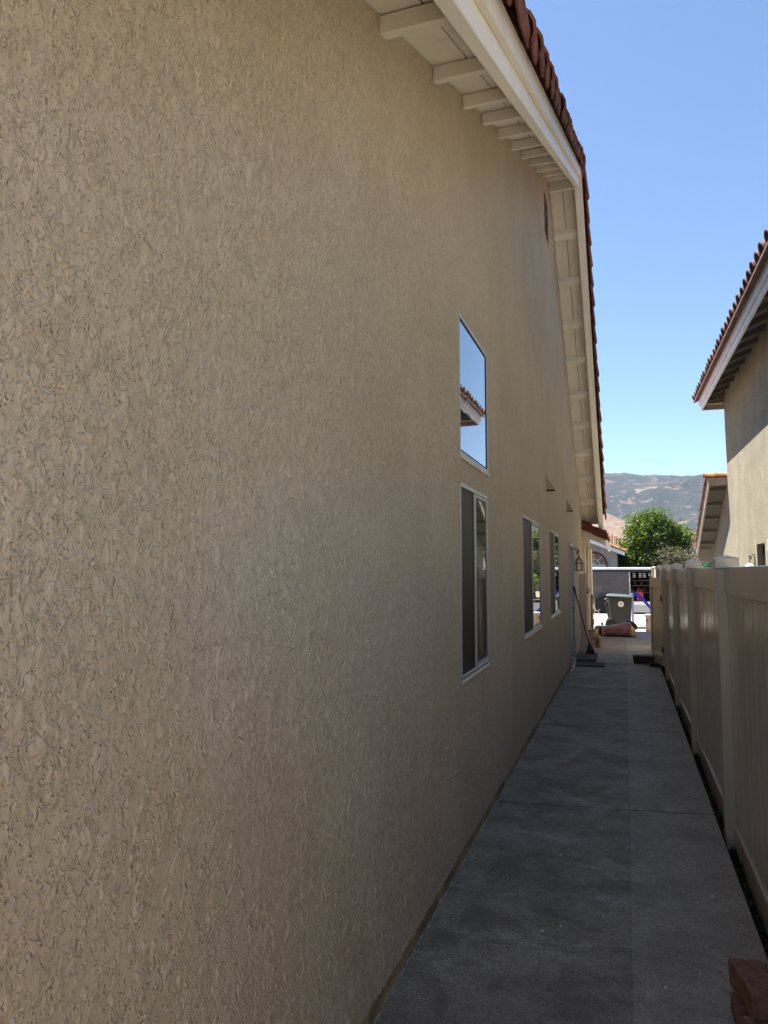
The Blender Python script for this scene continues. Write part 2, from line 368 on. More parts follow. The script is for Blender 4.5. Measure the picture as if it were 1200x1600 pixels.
# ================================================================== THE SETTING
# --- ground sheet with a mountain behind
def terrain():
    xs = np.concatenate([np.linspace(-1500, -200, 50), np.linspace(-190, 260, 110), np.linspace(270, 1500, 50)])
    ys = np.concatenate([np.linspace(-60, 300, 14), np.linspace(330, 1250, 130), np.linspace(1270, 2300, 60)])
    X, Y = np.meshgrid(xs, ys)
    Z = np.zeros_like(X)
    for j in range(len(ys)):
        for i in range(len(xs)):
            x, y = X[j, i], Y[j, i]
            if y < 310: Z[j, i] = -0.25; continue
            n = mnoise.fractal(Vector((x / 260, y / 260, 3.1)), 1.0, 2.0, 6)
            rd = 1 - abs(mnoise.fractal(Vector((x / 150 + 9, y / 230, 7.7)), 0.9, 2.1, 6)) * 1.6
            # far ridge crest about 1350 m away
            t = min(1.0, max(0.0, (y - 560) / 760.0)); t = t * t * (3 - 2 * t)
            crest = 152 + 5 * math.sin(x / 120.0 + 1.2) - 0.04 * x
            k_ = 1 - 0.8 * t ** 3; z = t * crest * (1 - 0.16 * k_ * (1 - rd)) + t * (3 + 14 * k_) * n
            # nearer dry hill to the left
            u = math.exp(-((x + 36) / 60) ** 2 - ((y - 560) / 120) ** 2)
            z += 38 * u * (1 + 0.15 * n)
            z += max(0, min(1, (y - 310) / 240)) * (10 + 6 * n)
            if y > 1330: z = max(6, z - (y - 1330) * 0.10)
            Z[j, i] = z
    nx, ny = len(xs), len(ys)
    v = np.stack([X, Y, Z], -1).reshape(-1, 3)
    idx = np.arange(nx * ny).reshape(ny, nx)
    f = np.stack([idx[:-1, :-1], idx[:-1, 1:], idx[1:, 1:], idx[1:, :-1]], -1).reshape(-1, 4)
    me = bpy.data.meshes.new('hills'); me.from_pydata(v.tolist(), [], f.tolist())
    me.polygons.foreach_set('use_smooth', np.ones(len(f), bool))
    m = NT('chaparral_hillside'); p = m.pos()
    sx = m.node('ShaderNodeSeparateXYZ'); m.l.new(p, sx.inputs[0])
    brush = m.noise(m.vmul(p, (1, 0.5, 1.2)), 0.075, 10, 0.74, 0.2)
    patch = m.noise(m.vmul(p, (1, 0.6, 1)), 0.020, 7, 0.68, 0.6)
    c = m.mix(m.ramp(m.math('ADD', brush, m.math('MULTIPLY', patch, 0.5)), 0.775, 0.95), (0.028, 0.029, 0.026), (0.165, 0.122, 0.09))
    dry = m.mix(m.ramp(m.noise(p, 0.16, 9, 0.75), 0.50, 0.66, 0, 0.85), (0.20, 0.145, 0.105), (0.055, 0.05, 0.04))
    nearf = m.ramp(m.math('ADD', sx.outputs[1], m.math('MULTIPLY', m.noise(p, 0.02, 5, 0.6), 160)), 690, 740)
    c = m.mix(nearf, dry, c)
    m.color(c); m.rough(0.95, 0.1)
    m.bump(m.noise(p, 0.12, 7, 0.7), 4.0)
    me.materials.append(m.m)
    return tag(link('hills', me), kind='structure')
terrain()
hm = bpy.data.materials.new('valley_haze'); hm.use_nodes = True; hm.node_tree.nodes.clear()
ho = hm.node_tree.nodes.new('ShaderNodeOutputMaterial'); hv = hm.node_tree.nodes.new('ShaderNodeVolumePrincipled')
hv.inputs['Color'].default_value = (0.50, 0.70, 1.0, 1); hv.inputs['Density'].default_value = 0.00012; hv.inputs['Anisotropy'].default_value = 0.3
hm.node_tree.links.new(hv.outputs[0], ho.inputs['Volume'])
hz = MB().box(-1600, 1600, -90, 2400, -1.6, 225).build('haze', hm); tag(hz, kind='stuff')
def sheet(name, x0, x1, y0, y1, z, mat):
    return tag(MB().box(x0, x1, y0, y1, z - 0.1, z).build(name, mat), kind='structure')
sheet('yard_ground', -40, 60, -30, 29.2, -0.12, 'ground')
sheet('bounce_slab', -9, 6, -16, -3.55, -0.01, 'drive')  # unseen pale slab added behind the camera to bounce sunlight
sheet('street', -60, 60, 29.9, 40, -0.06, 'asphalt')
sheet('far_yard', -60, 60, 40.2, 120, -0.03, 'ground')

# --- the walk: concrete slabs with hairline joints, split by a long seam
def wavy(a, b, n, amp, seed, coarse=0.0):
    r = random.Random(seed); out = []; w = 0
    for i in range(n + 1):
        t = i / n; w = w * 0.7 + r.uniform(-amp, amp)
        out.append(Vector(a).lerp(Vector(b), t) + Vector((0, w, 0)))
    return out
path = tag(thing('path', None, None), kind='structure')
def slab_poly(near, far, gn, gf):
    lo = [(p.x, p.y + gn) for p in near]; hi = [(p.x, p.y - gf) for p in far]
    return lo + hi[::-1]
joints = [(-3.5, -3.5, 0.0), (-1.0, -1.0, 0.001), (1.9, 1.92, 0.001), (5.33, 5.52, 0.012), (8.12, 8.14, 0.004), (10.9, 10.9, 0.002), (13.7, 13.7, 0.002), (16.4, 16.4, 0.002), (18.9, 18.9, 0)]
XS = -0.018
GAP = [0.003, 0.003, 0.004, 0.009, 0.010, 0.008, 0.008, 0.008, 0.004]
for i in range(len(joints) - 1):
    (a0, a1, aw), (b0, b1, bw) = joints[i], joints[i + 1]
    am = a0 + (a1 - a0) * 0.6; bm_ = b0 + (b1 - b0) * 0.6
    nl, fl = wavy((-0.958, a0, 0), (XS, am, 0), 18, aw, i * 2), wavy((-0.958, b0, 0), (XS, bm_, 0), 18, bw, i * 2 + 2)
    nr, fr = wavy((XS + 0.0012, am, 0), (0.54, a1, 0), 12, aw, i * 2 + 101), wavy((XS + 0.0012, bm_, 0), (0.54, b1, 0), 12, bw, i * 2 + 103)
    for nn, ff, mt in ((nl, fl, 'path_left'), (nr, fr, 'path_right')):
        mb = MB(); dz = random.uniform(-0.0015, 0.0015)
        mb.prism(slab_poly(nn, ff, GAP[i], GAP[i + 1]), 2, -0.11, 0.0 + dz); mb.build('slab', mt, path)
tag(MB().box(-0.965, 0.535, -3.5, 18.9, -0.2, -0.03).build('path_bed', 'soil', None), kind='structure')
tag(MB().box(0.53, 0.80, -3.5, 18.9, -0.2, -0.075).build('soil_strip', 'soil', None), kind='structure')

drive = tag(thing('driveway', None, None), kind='structure')
ysd = [18.9, 22.2, 25.6, 29.2]; xsd = [-12, -8.4, -4.8, -1.2, 1.15, 4.75, 8.3]
for j in range(3):
    for i in range(len(xsd) - 1):
        MB().box(xsd[i] + 0.004, xsd[i + 1] - 0.004, ysd[j] + 0.004, ysd[j + 1] - 0.004, -0.1, -0.004).build('slab', 'drive', drive)
tag(MB().box(-30, 30, 29.2, 29.9, -0.12, -0.02).build('gutter', 'drive'), kind='structure')
tag(MB().prism([(40, -0.05), (40, 0.1), (40.2, 0.1), (40.2, -0.05)], 0, -60, 60).build('kerb', 'drive'), kind='structure')

# ================================================================== OUR HOUSE
WX = -0.93                                   # stucco face
YR, ZR = 10.3, 7.258                          # ridge of the rake board's lower edge
Y0, Y1 = -1.1, 17.15
S0, S1 = 0.453, 0.69
def zb(y): return ZR - (S0 * (YR - y) if y < YR else S1 * (y - YR))
house = thing('stucco_house', 'tall tan stucco house with white gable rake and red tile edge along the walk', 'house', (-4, 8, 0))
WIN = [(4.145, 5.06, 2.39, 3.25), (4.145, 5.02, 1.05, 2.20), (6.86, 8.33, 1.06, 2.21), (9.40, 10.80, 1.09, 2.21)]
DOOR = (12.75, 13.68, 0.0, 2.13)
YW0, YW1 = -0.8, 16.9
def wall_mesh():
    # columns: fine where the lens is close, coarse far away; snapped to the openings
    keys = sorted({YW0, YW1, YR, *[w[0] for w in WIN], *[w[1] for w in WIN], DOOR[0], DOOR[1]})
    ys = []; y = YW0
    while y < YW1 - 1e-6:
        ys.append(y)
        st = 0.05 if y < 0.45 else (min(0.0034 + 0.0011 * y * y, 0.0135) if y < 9 else 0.03)
        nx = [k for k in keys if k > y + 1e-6][0]
        y = nx if y + st * 1.3 >= nx else y + st
    ys.append(YW1); ys = np.array(ys)
    zs_keys = sorted({0.085, *[w[2] for w in WIN], *[w[3] for w in WIN], 2.13, 7.4})
    zs = []; z = 0.085
    while z < 7.4 - 1e-6:
        zs.append(z); st = 0.0058 if z < 4.2 else 0.012
        nx = [k for k in zs_keys if k > z + 1e-6][0]
        z = nx if z + st * 1.3 >= nx else z + st
    zs.append(7.4); zs = np.array(zs)
    ny, nz = len(ys), len(zs)
    top = np.array([zb(y) + 0.22 for y in ys])
    Y, Z = np.meshgrid(ys, zs)
    Zc = np.minimum(Z, top[None, :])
    yc = (ys[:-1] + ys[1:]) / 2; zc = (zs[:-1] + zs[1:]) / 2
    keep = np.ones((nz - 1, ny - 1), bool)
    for a, b, c, d in WIN + [DOOR]:
        keep &= ~((yc[None, :] > a) & (yc[None, :] < b) & (zc[:, None] > c) & (zc[:, None] < d))
    keep &= (zs[:-1, None] < np.minimum(top[:-1], top[1:])[None, :]) | (zs[:-1, None] < np.maximum(top[:-1], top[1:])[None, :])
    keep &= zs[:-1, None] < np.maximum(top[:-1], top[1:])[None, :] - 1e-5
    idx = np.arange(ny * nz).reshape(nz, ny)
    q = np.stack([idx[:-1, :-1], idx[:-1, 1:], idx[1:, 1:], idx[1:, :-1]], -1)[keep]
    used = np.unique(q); remap = np.full(ny * nz, -1); remap[used] = np.arange(len(used)); q = remap[q]
    v = np.stack([np.full(ny * nz, WX), Y.ravel(), Zc.ravel()], -1)[used]
    me = bpy.data.meshes.new('wall')
    me.vertices.add(len(v)); me.vertices.foreach_set('co', v.ravel())
    me.loops.add(len(q) * 4); me.loops.foreach_set('vertex_index', q.ravel())
    me.polygons.add(len(q)); me.polygons.foreach_set('loop_start', np.arange(len(q)) * 4)
    me.polygons.foreach_set('loop_total', np.full(len(q), 4))
    me.polygons.foreach_set('use_smooth', np.ones(len(q), bool))
    me.update(); me.validate()
    me.materials.append(M['stucco'])
    print('wall quads', len(q), ny, nz)
    return me
link('wall', wall_mesh(), house)
# body of the house behind the gable wall (kept clear of the openings)
bd = MB()
prof = [(YW0, -0.1), (YW0, zb(YW0) + 0.2), (YR, ZR + 0.2), (YW1, zb(YW1) + 0.2), (YW1, -0.1)]
bd.prism(prof, 0, -8.5, WX - 0.14)
bd.build('house_body', 'stucco_plain', house)
for a, b, c, d in WIN + [DOOR]:               # returns of the openings
    for bx_ in ((a - 0.004, a, c, d), (b, b + 0.004, c, d), (a, b, d, d + 0.004), (a, b, c - 0.004, c)):
        MB().box(WX - 0.15, WX - 0.001, *bx_).build('opening_return', 'stucco_plain', house)
cl = MB(); cl.box(WX - 0.14, WX - 0.002, YW0, YW0 + 0.003, 0.085, zb(YW0) + 0.2); cl.box(WX - 0.14, WX - 0.002, YW1 - 0.003, YW1, 0.085, zb(YW1) + 0.2)
cl.box(WX - 0.14, WX + 0.001, YW0, DOOR[0], 0.078, 0.087); cl.box(WX - 0.14, WX + 0.001, DOOR[1], YW1, 0.078, 0.087)
cl.build('weep_screed', 'stucco_plain', house)
ft = MB(); ft.box(WX - 0.14, WX - 0.006, YW0, DOOR[0], -0.1, 0.079); ft.box(WX - 0.14, WX - 0.006, DOOR[1], YW1, -0.1, 0.079)
ft.build('footing', 'foundation', house, 0.004)
gt = MB(); y = YW0                            # broken bead of caulk where wall and walk meet
pts = []
while y < 13.0:
    r = random.Random(int(y * 1000)); pts.append((WX - 0.003 + r.uniform(-0.005, 0.006), y, 0.0 + r.uniform(-0.004, 0.003))); y += 0.035
seg = []
for p in pts:
    seg.append(p)
    if len(seg) > 4 and random.random() < 0.10:
        gt.tube(seg, [random.uniform(0.004, 0.009) for _ in seg], 5); seg = []
gt.tube(seg, 0.007, 5); gt.build('caulk_bead', 'grout', house)

# windows -------------------------------------------------------
def frame_box(mb, y0, y1, z0, z1, w, x0, x1):
    mb.box(x0, x1, y0, y0 + w, z0, z1); mb.box(x0, x1, y1 - w, y1, z0, z1)
    mb.box(x0, x1, y0 + w, y1 - w, z0, z0 + w); mb.box(x0, x1, y0 + w, y1 - w, z1 - w, z1)
def window(a, b, c, d, kind, label=None):
    e = 0.012
    mb = MB(); frame_box(mb, a - e, b + e, c - e, d + e, 0.027, WX - 0.06, WX + 0.011)
    fr = mb.build('window', 'alu', house, 0.003)
    if label: fr['label'] = label
    s = MB(); s.box(WX - 0.03, WX + 0.018, a - 0.014, b + 0.014, c - 0.034, c - e - 0.001); s.build('sill', 'sill', fr, 0.004)
    i0, i1, j0, j1 = a + 0.015, b - 0.015, c + 0.015, d - 0.015
    if kind == 'fixed':
        g = MB(); frame_box(g, i0 + 0.001, i1 - 0.001, j0 + 0.001, j1 - 0.001, 0.010, WX - 0.05, WX + 0.006); g.build('gasket', 'gasket', fr)
        MB().box(WX - 0.04, WX + 0.003, i0 + 0.010, i1 - 0.010, j0 + 0.010, j1 - 0.010).build('pane', 'glass', fr)
    else:
        mid = a + (b - a) * 0.5
        q = MB(); q.box(WX - 0.05, WX + 0.010, mid - 0.022, mid + 0.022, j0, j1); q.build('meeting_stile', 'alu', fr, 0.003)
        q = MB(); frame_box(q, i0, mid - 0.023, j0, j1, 0.016, WX - 0.045, WX + 0.003); q.build('screen_frame', 'gasket', fr)
        MB().box(WX - 0.036, WX + 0.001, i0 + 0.016, mid - 0.039, j0 + 0.016, j1 - 0.016).build('screen', 'screen', fr)
        q = MB(); frame_box(q, mid + 0.023, i1, j0, j1, 0.022, WX - 0.045, WX + 0.007); q.build('sash', 'alu', fr, 0.002)
        q = MB(); frame_box(q, mid + 0.045, i1 - 0.022, j0 + 0.022, j1 - 0.022, 0.006, WX - 0.043, WX + 0.004); q.build('gasket', 'gasket', fr)
        MB().box(WX - 0.036, WX + 0.002, mid + 0.051, i1 - 0.028, j0 + 0.028, j1 - 0.028).build('pane', 'glass', fr)
    return fr
window(*WIN[0], 'fixed', 'fixed upper pane mirroring the sky')
window(*WIN[1], 'slide', 'tall sliding window under the sky pane')
window(*WIN[2], 'slide', 'middle sliding window along the walk')
window(*WIN[3], 'slide', 'farthest sliding window along the walk')

# side door ------------------------------------------------------
mb = MB(); a, b, c, d = DOOR
mb.box(WX - 0.1, WX + 0.03, a - 0.045, a + 0.012, 0.0, d + 0.045); mb.box(WX - 0.1, WX + 0.03, b - 0.012, b + 0.045, 0.0, d + 0.045)
mb.box(WX - 0.1, WX + 0.03, a + 0.012, b - 0.012, d - 0.012, d + 0.045)
dr = mb.build('door_frame', 'alu', house, 0.004)
mb = MB(); mb.box(WX - 0.07, WX - 0.03, a + 0.014, b - 0.014, 0.02, d - 0.014)
for z0, z1 in ((0.2, 0.9), (1.05, 1.9)): mb.box(WX - 0.03, WX - 0.022, a + 0.14, b - 0.14, z0, z1)
mb.build('door', 'door', dr, 0.004)
mb = MB(); mb.tube([(WX - 0.03, b - 0.1, 1.0), (WX + 0.03, b - 0.1, 1.0), (WX + 0.035, b - 0.19, 1.0)], 0.010, 8); mb.build('handle', 'brass', dr, smooth=True)
mb = MB(); mb.box(WX - 0.1, WX + 0.05, a, b, 0.0, 0.02); mb.build('threshold', 'alu', dr, 0.004)

# dryer hoods, gable vent, hose bib -------------------------------
for y in (9.25, 12.6):
    mb = MB(); z = 2.71; w = 0.10
    mb.add([(WX, y - w, z), (WX, y + w, z), (WX + 0.11, y + w, z), (WX + 0.11, y - w, z), (WX, y - w, z + 0.17), (WX, y + w, z + 0.17), (WX + 0.02, y + w, z + 0.17), (WX + 0.02, y - w, z + 0.17)],
           [(0, 1, 5, 4), (4, 5, 6, 7), (7, 6, 2, 3), (0, 4, 7, 3), (1, 2, 6, 5), (0, 3, 2, 1)])
    h = mb.build('vent_hood', 'stucco_plain', house, 0.003)
    MB().box(WX + 0.004, WX + 0.10, y - w + 0.012, y + w - 0.012, z - 0.006, z - 0.001).build('flap', 'gasket', h)
mb = MB(); frame_box(mb, 9.55, 10.05, 6.28, 6.92, 0.03, WX - 0.02, WX + 0.012); gv = mb.build('gable_vent', 'stucco_plain', house, 0.003)
MB().box(WX + 0.0045, WX + 0.007, 9.58, 10.02, 6.31, 6.89).build('vent_backing', 'gasket', gv)
for k in range(9):
    mb = MB(); z = 6.325 + k * 0.063
    mb.add([(WX + 0.010, 9.581, z + 0.045), (WX + 0.010, 10.019, z + 0.045), (WX + 0.026, 10.019, z), (WX + 0.026, 9.581, z), (WX + 0.007, 9.581, z + 0.042), (WX + 0.007, 10.019, z + 0.042), (WX + 0.023, 10.019, z - 0.003), (WX + 0.023, 9.581, z - 0.003)],
           [(0, 1, 2, 3), (4, 7, 6, 5), (0, 4, 5, 1), (2, 6, 7, 3), (0, 3, 7, 4), (1, 5, 6, 2)])
    mb.build('louvre', 'taupe', gv)
mb = MB(); mb.tube([(WX - 0.02, 12.45, 0.24), (WX + 0.05, 12.45, 0.24), (WX + 0.085, 12.45, 0.22), (WX + 0.09, 12.45, 0.14), (WX + 0.07, 12.35, 0.05), (WX + 0.03, 12.2, 0.03)], 0.013, 8)
hb = mb.build('hose_bib', 'cream', house, smooth=True)
mb = MB(); mb.lathe([(0.0, 0.0), (0.03, 0.002), (0.03, 0.012), (0.0, 0.014)], (WX + 0.05, 12.45, 0.262), 10); mb.build('tap_wheel', 'brass', hb)

# eaves: soffit boards, lookouts, rake board, trim -----------------
XI, XO = -0.555, -0.49
def slope_strip(y0, y1, x0, x1, h0, h1):
    """a board that follows the rake between y0 and y1, heights measured from the rake line"""
    return [(x, y, zb(y) + h) for x in (x0, x1) for y in (y0, y1) for h in (h0, h1)]
BOXF = [(0, 1, 3, 2), (4, 6, 7, 5), (0, 4, 5, 1), (2, 3, 7, 6), (0, 2, 6, 4), (1, 5, 7, 3)]
near_l = [2.71 - 0.78 * k for k in range(4, 0, -1)] + [2.71, 3.60, 4.37, 5.04, 5.76, 6.54, 7.27, 8.0, 8.72, 9.40, 10.02]
far_l = [10.30, 11.05, 11.75, 12.45, 13.12, 13.80, 14.46, 15.12, 15.78, 16.42]
lk = sorted(near_l + far_l)
XM = -0.735
for k, y in enumerate(lk):
    sl = S0 if y < YR else -S1
    w = 0.043
    mb = MB()
    mb.add([(x, yy, zb(YR - 0.001 if (y < YR) != (yy < YR) else yy) + h + (yy - y) * 0) for x in (WX + 0.006, XI - 0.001) for yy in (y - w, y + w) for h in (0.135, 0.222)], BOXF)
    mb.build('lookout', 'cream', house, 0.004)
bays = [(Y0, lk[0])] + [(lk[i], lk[i + 1]) for i in range(len(lk) - 1)] + [(lk[-1], Y1)]
for a, b in bays:
    if a < YR < b: segs = [(a, YR), (YR, b)]
    else: segs = [(a, b)]
    for (p, q) in segs:
        for (x0, x1) in ((WX - 0.05, XM - 0.004), (XM + 0.004, XI - 0.001)):
            mb = MB(); dz = random.uniform(0, 0.002)
            mb.add(slope_strip(p + 0.001, q - 0.001, x0, x1, 0.224 + dz, 0.245), BOXF)
            mb.build('soffit_board', 'cream', house, 0.002)
sf = MB()
for (p, q) in ((Y0, YR), (YR, Y1)): sf.add(slope_strip(p, q, WX - 0.2, XO, 0.247, 0.27), BOXF)
sf.build('roof_sheathing', 'darksoffit', house)
fz = MB(); fz.add(slope_strip(Y0, YR, XI, XO, 0.0, 0.246), BOXF); fz.build('barge_board', 'white', house, 0.005)
fz = MB(); fz.add(slope_strip(YR, Y1, XI, XO, 0.0, 0.246), BOXF); fz.build('barge_board', 'white', house, 0.005)
fz = MB(); fz.add(slope_strip(Y0, YR, XO + 0.001, XO + 0.038, 0.115, 0.268), BOXF); fz.build('trim_board', 'cream', house, 0.004)
fz = MB(); fz.add(slope_strip(YR, Y1, XO + 0.001, XO + 0.038, 0.115, 0.268), BOXF); fz.build('trim_board', 'cream', house, 0.004)
fz = MB(); fz.box(WX + 0.006, XI - 0.001, YR - 0.02, YR + 0.02, ZR - 0.02, ZR + 0.222); fz.build('ridge_block', 'cream', house, 0.004)
# main roof slopes
rf = MB()
for (p, q) in ((Y0 - 0.1, YR), (YR, Y1 + 0.05)):
    rf.add(slope_strip(p, q, -8.9, XO - 0.01, 0.271, 0.33), BOXF)
rf.build('roof', 'tile', house)

def half_barrel(L, r0, r1, th, seg=6, arc=math.pi * 1.02):
    """barrel tile along +y (high end at y=0, low end at y=L), crown to +z"""
    vs = []
    for yy, r in ((0, r1), (L, r0)):
        for rr in (r, r - th):
            for k in range(seg + 1):
                a = -arc / 2 + arc * k / seg
                vs.append((rr * math.sin(a), yy, rr * math.cos(a)))
    n = seg + 1; fs = []
    for k in range(seg):
        fs += [(k, k + 1, 2 * n + k + 1, 2 * n + k), (n + k, 3 * n + k, 3 * n + k + 1, n + k + 1), (k, n + k, n + k + 1, k + 1), (2 * n + k, 2 * n + k + 1, 3 * n + k + 1, 3 * n + k)]
    fs += [(0, 2 * n, 3 * n, n), (seg, n + seg, 3 * n + seg, 2 * n + seg)]
    return MB().add(vs, fs)
rake_me = half_barrel(0.47, 0.118, 0.088, 0.016, 8, math.pi * 1.15).mesh('roof_tile', 'tile', 0, True)
def place_tiles(parent, me, x, y_hi, z_hi, y_lo, z_lo, step, tilt=3.5, roll=0, name='roof_tile'):
    d = Vector((0, y_lo - y_hi, z_lo - z_hi)); L = d.length; d.normalize()
    n = int(L / step)
    for k in range(n + 1):
        p = Vector((x, y_hi, z_hi)) + d * (k * step)
        ang = math.atan2(d.z, abs(d.y))
        rot = Matrix.Rotation(0 if d.y > 0 else math.pi, 4, 'Z') @ Matrix.Rotation(ang + R(tilt) + R(random.uniform(-1.2, 1.2)), 4, 'X') @ Matrix.Rotation(R((roll if d.y > 0 else -roll) + random.uniform(-3, 3)), 4, 'Y')
        rot = Matrix.Rotation(R(random.uniform(-1.5, 1.5)), 4, 'Z') @ rot
        link(name, me, parent, Matrix.Translation(p + Vector((random.uniform(-.004, .004), 0, random.uniform(-.004, .004)))) @ rot)
TX = -0.48
place_tiles(house, rake_me, TX, YR - 0.02, zb(YR) + 0.275, Y0 - 0.05, zb(Y0 - 0.05) + 0.275, 0.385, 3.5, 24)
place_tiles(house, rake_me, TX, YR + 0.02, zb(YR) + 0.275, Y1 - 0.25, zb(Y1 - 0.25) + 0.275, 0.385, 3.5, 24)
MB().box(XO - 0.10, XO + 0.085, YR - 0.24, YR + 0.16, ZR + 0.19, ZR + 0.385).build('ridge_closure', 'tile', house, 0.02)
cap = half_barrel(0.40, 0.13, 0.13, 0.018, 8)
for k in range(1, 7):
    link('ridge_tile', cap.mesh('ridge_tile', 'tile', 0, True) if k == 1 else bpy.data.meshes['ridge_tile'], house, Matrix.Translation((-0.33 - k * 0.36, YR, ZR + 0.33)) @ Matrix.Rotation(R(90), 4, 'Z') @ Matrix.Rotation(R(3), 4, 'X'))

# low front wing with its own little tiled pent roof ----------------
WG0, WG1 = 16.9, 21.3
mb = MB(); mb.box(-8.5, WX - 0.01, WG0 + 0.002, WG1, -0.1, 2.75); mb.build('front_wing', 'stucco_plain', house)
mb = MB(); mb.box(WX - 0.009, WX + 0.06, 18.3, 19.1, 0.0, 2.3); mb.build('pilaster', 'stucco_plain', house, 0.01)
mb = MB(); mb.box(WX - 0.009, WX + 0.035, 20.85, WG1 + 0.02, 1.02, 2.3); mb.build('lit_edge_strip', 'cream', house, 0.006)  # cream strip paints in the bounced light on the wing corner
slp = 0.50
def pent(x): return 2.72 - slp * (x - WX)
mb = MB(); mb.prism([(WX - 0.3, pent(WX - 0.3)), (-0.40, pent(-0.40)), (-0.40, pent(-0.40) - 0.05), (WX - 0.3, pent(WX - 0.3) - 0.05)], 1, WG0, WG1 + 0.4); mb.build('pent_roof', 'cream', house)
mb = MB(); mb.prism([(WX, pent(WX) - 0.051), (-0.43, pent(-0.43) - 0.051), (-0.43, pent(-0.43) - 0.20), (WX, pent(WX) - 0.25)], 1, WG0 + 0.01, WG0 + 0.06); mb.build('pent_barge', 'cream', house, 0.005)
mb = MB(); mb.box(-0.44, -0.40, WG0 + 0.061, WG1 + 0.4, pent(-0.40) - 0.22, pent(-0.40) - 0.052); mb.build('pent_fascia', 'white', house, 0.004)
pt = half_barrel(0.36, 0.11, 0.09, 0.018, 6).mesh('pent_tile', 'tile_edge', 0, True)
yy = WG0 + 0.10
while yy < WG1 + 0.3:
    for q in (0, 1):
        x = WX - 0.15 + q * 0.33
        link('pent_tile', pt, house, Matrix.Translation((x, yy, pent(x) + 0.015)) @ Matrix.Rotation(math.atan(-slp) * 1.0, 4, Vector((0, -1, 0))) @ Matrix.Rotation(R(-90), 4, 'Z') @ Matrix.Rotation(R(3), 4, 'X'))
    yy += 0.225
mb = MB(); n = 9                              # rounded rust-red verge tile closing the near end of the pent roof
for (x0, x1) in ((WX - 0.02, WX + 0.25), (WX + 0.252, -0.36)):
    mb = MB(); mb.prism([(x0, pent(x0) + 0.075), (x1, pent(x1) + 0.095), (x1, pent(x1) - 0.07), (x0, pent(x0) - 0.09)], 1, WG0 - 0.10, WG0 + 0.005); mb.build('verge_tile', 'tile_edge', house, 0.006)
# stone veneer quoins at the wing's corner
zz = 0.02; k = 0
while zz < 1.0:
    h = random.uniform(0.12, 0.19); wdt = 0.55 if k % 2 else 0.42
    mb = MB(); j = lambda: random.uniform(-0.012, 0.012)
    mb.box(WX - 0.009, WX + 0.05 + j() + 0.02 * (k % 2), WG1 - wdt, WG1 + 0.05 + j(), zz, min(1.02, zz + h - 0.012)); mb.build('stone', 'stone', house, 0.018, True, 2)
    zz += h; k += 1
mb = MB(); mb.box(WX - 0.009, WX + 0.03, WG1 - 0.56, WG1 + 0.03, 0.0, 1.01); mb.build('stone_bedding', 'mortar', house)
mb = MB(); mb.tube([(WX + 0.035, 17.42, 2.35), (WX + 0.035, 17.42, 0.05)], 0.022, 8); dp = mb.build('conduit', 'cream', house, smooth=True)
mb = MB(); mb.box(WX + 0.0, WX + 0.07, 17.34, 17.52, 1.42, 1.62); mb.build('junction_box', 'taupe', dp, 0.006)

# ================================================================== THINGS BY THE HOUSE
def carriage_lantern(loc, label, style, sgn=1):
    """wall lantern hanging from a scrolled arm; wall is at local x=0, it reaches along +x*sgn"""
    L = thing('wall_lantern', label, 'lantern', loc, 'scrolled iron wall lanterns')
    X, Y, Z = loc
    def P(x, y, z): return (X + x * sgn, Y + y, Z + z)
    mb = MB(); mb.box(*sorted((X, X + 0.015 * sgn)), Y - 0.03, Y + 0.03, Z + 0.02, Z + 0.22); mb.build('backplate', 'iron', L, 0.004)
    c = 0.10
    pts = [P(0.01, 0, 0.10)]
    for k in range(13):
        a = math.pi * (1 - k / 9.0); pts.append(P(0.055 + 0.05 * math.cos(a), 0, 0.245 + 0.055 * math.sin(a)))
    for k in range(7):
        a = -0.4 * math.pi - k * 0.28 * math.pi; r = 0.030 - k * 0.003; pts.append(P(0.082 + r * math.cos(a), 0, 0.235 + r * math.sin(a)))
    mb = MB(); mb.tube(pts, 0.010, 6); mb.build('arm', 'iron', L, smooth=True)
    cx = 0.105
    mb = MB(); mb.lathe([(0.004, 0.20), (0.012, 0.19), (0.006, 0.17), (0.018, 0.15), (0.010, 0.13), (0.02, 0.125)], P(cx, 0, 0), 10); mb.build('finial', 'iron', L, smooth=True)
    if style == 'cage':
        r = 0.088
        mb = MB()
        for k in range(6):
            a = k * math.pi / 3
            mb.tube([P(cx + 0.015 * math.cos(a), 0.015 * math.sin(a), 0.13), P(cx + 0.05 * math.cos(a), 0.05 * math.sin(a), 0.085), P(cx + r * math.cos(a), r * math.sin(a), 0.02), P(cx + r * math.cos(a), r * math.sin(a), -0.115)], 0.0075, 5)
        for z in (0.02, -0.115): mb.lathe([(r - 0.006, z - 0.006), (r + 0.008, z - 0.006), (r + 0.008, z + 0.006), (r - 0.006, z + 0.006)], P(cx, 0, 0), 6)
        mb.build('cage', 'iron', L)
        mb = MB(); mb.lathe([(r - 0.012, -0.11), (r - 0.012, 0.015), (0.045, 0.085), (0.014, 0.12)], P(cx, 0, 0), 6); mb.build('lamp_glass', 'lampglass', L)
        pass
    else:
        mb = MB(); mb.lathe([(0.03, 0.12), (0.07, 0.085), (0.095, 0.03), (0.105, 0.0)], P(cx, 0, 0), 16); mb.build('lamp_shade', 'globe', L, smooth=True)
        mb = MB(); mb.lathe([(0.098, -0.015), (0.115, -0.015), (0.115, 0.0), (0.098, 0.0)], P(cx, 0, 0), 16); mb.build('rim_band', 'iron', L)
        mb = MB(); mb.lathe([(0.09, -0.02), (0.085, -0.1), (0.06, -0.16), (0.02, -0.18)], P(cx, 0, 0), 16); mb.build('lamp_glass', 'lampglass', L, smooth=True)
    return L
carriage_lantern((WX, 13.93, 1.80), 'black iron cage lantern on a scrolled arm beside the far door of the tan house', 'cage')

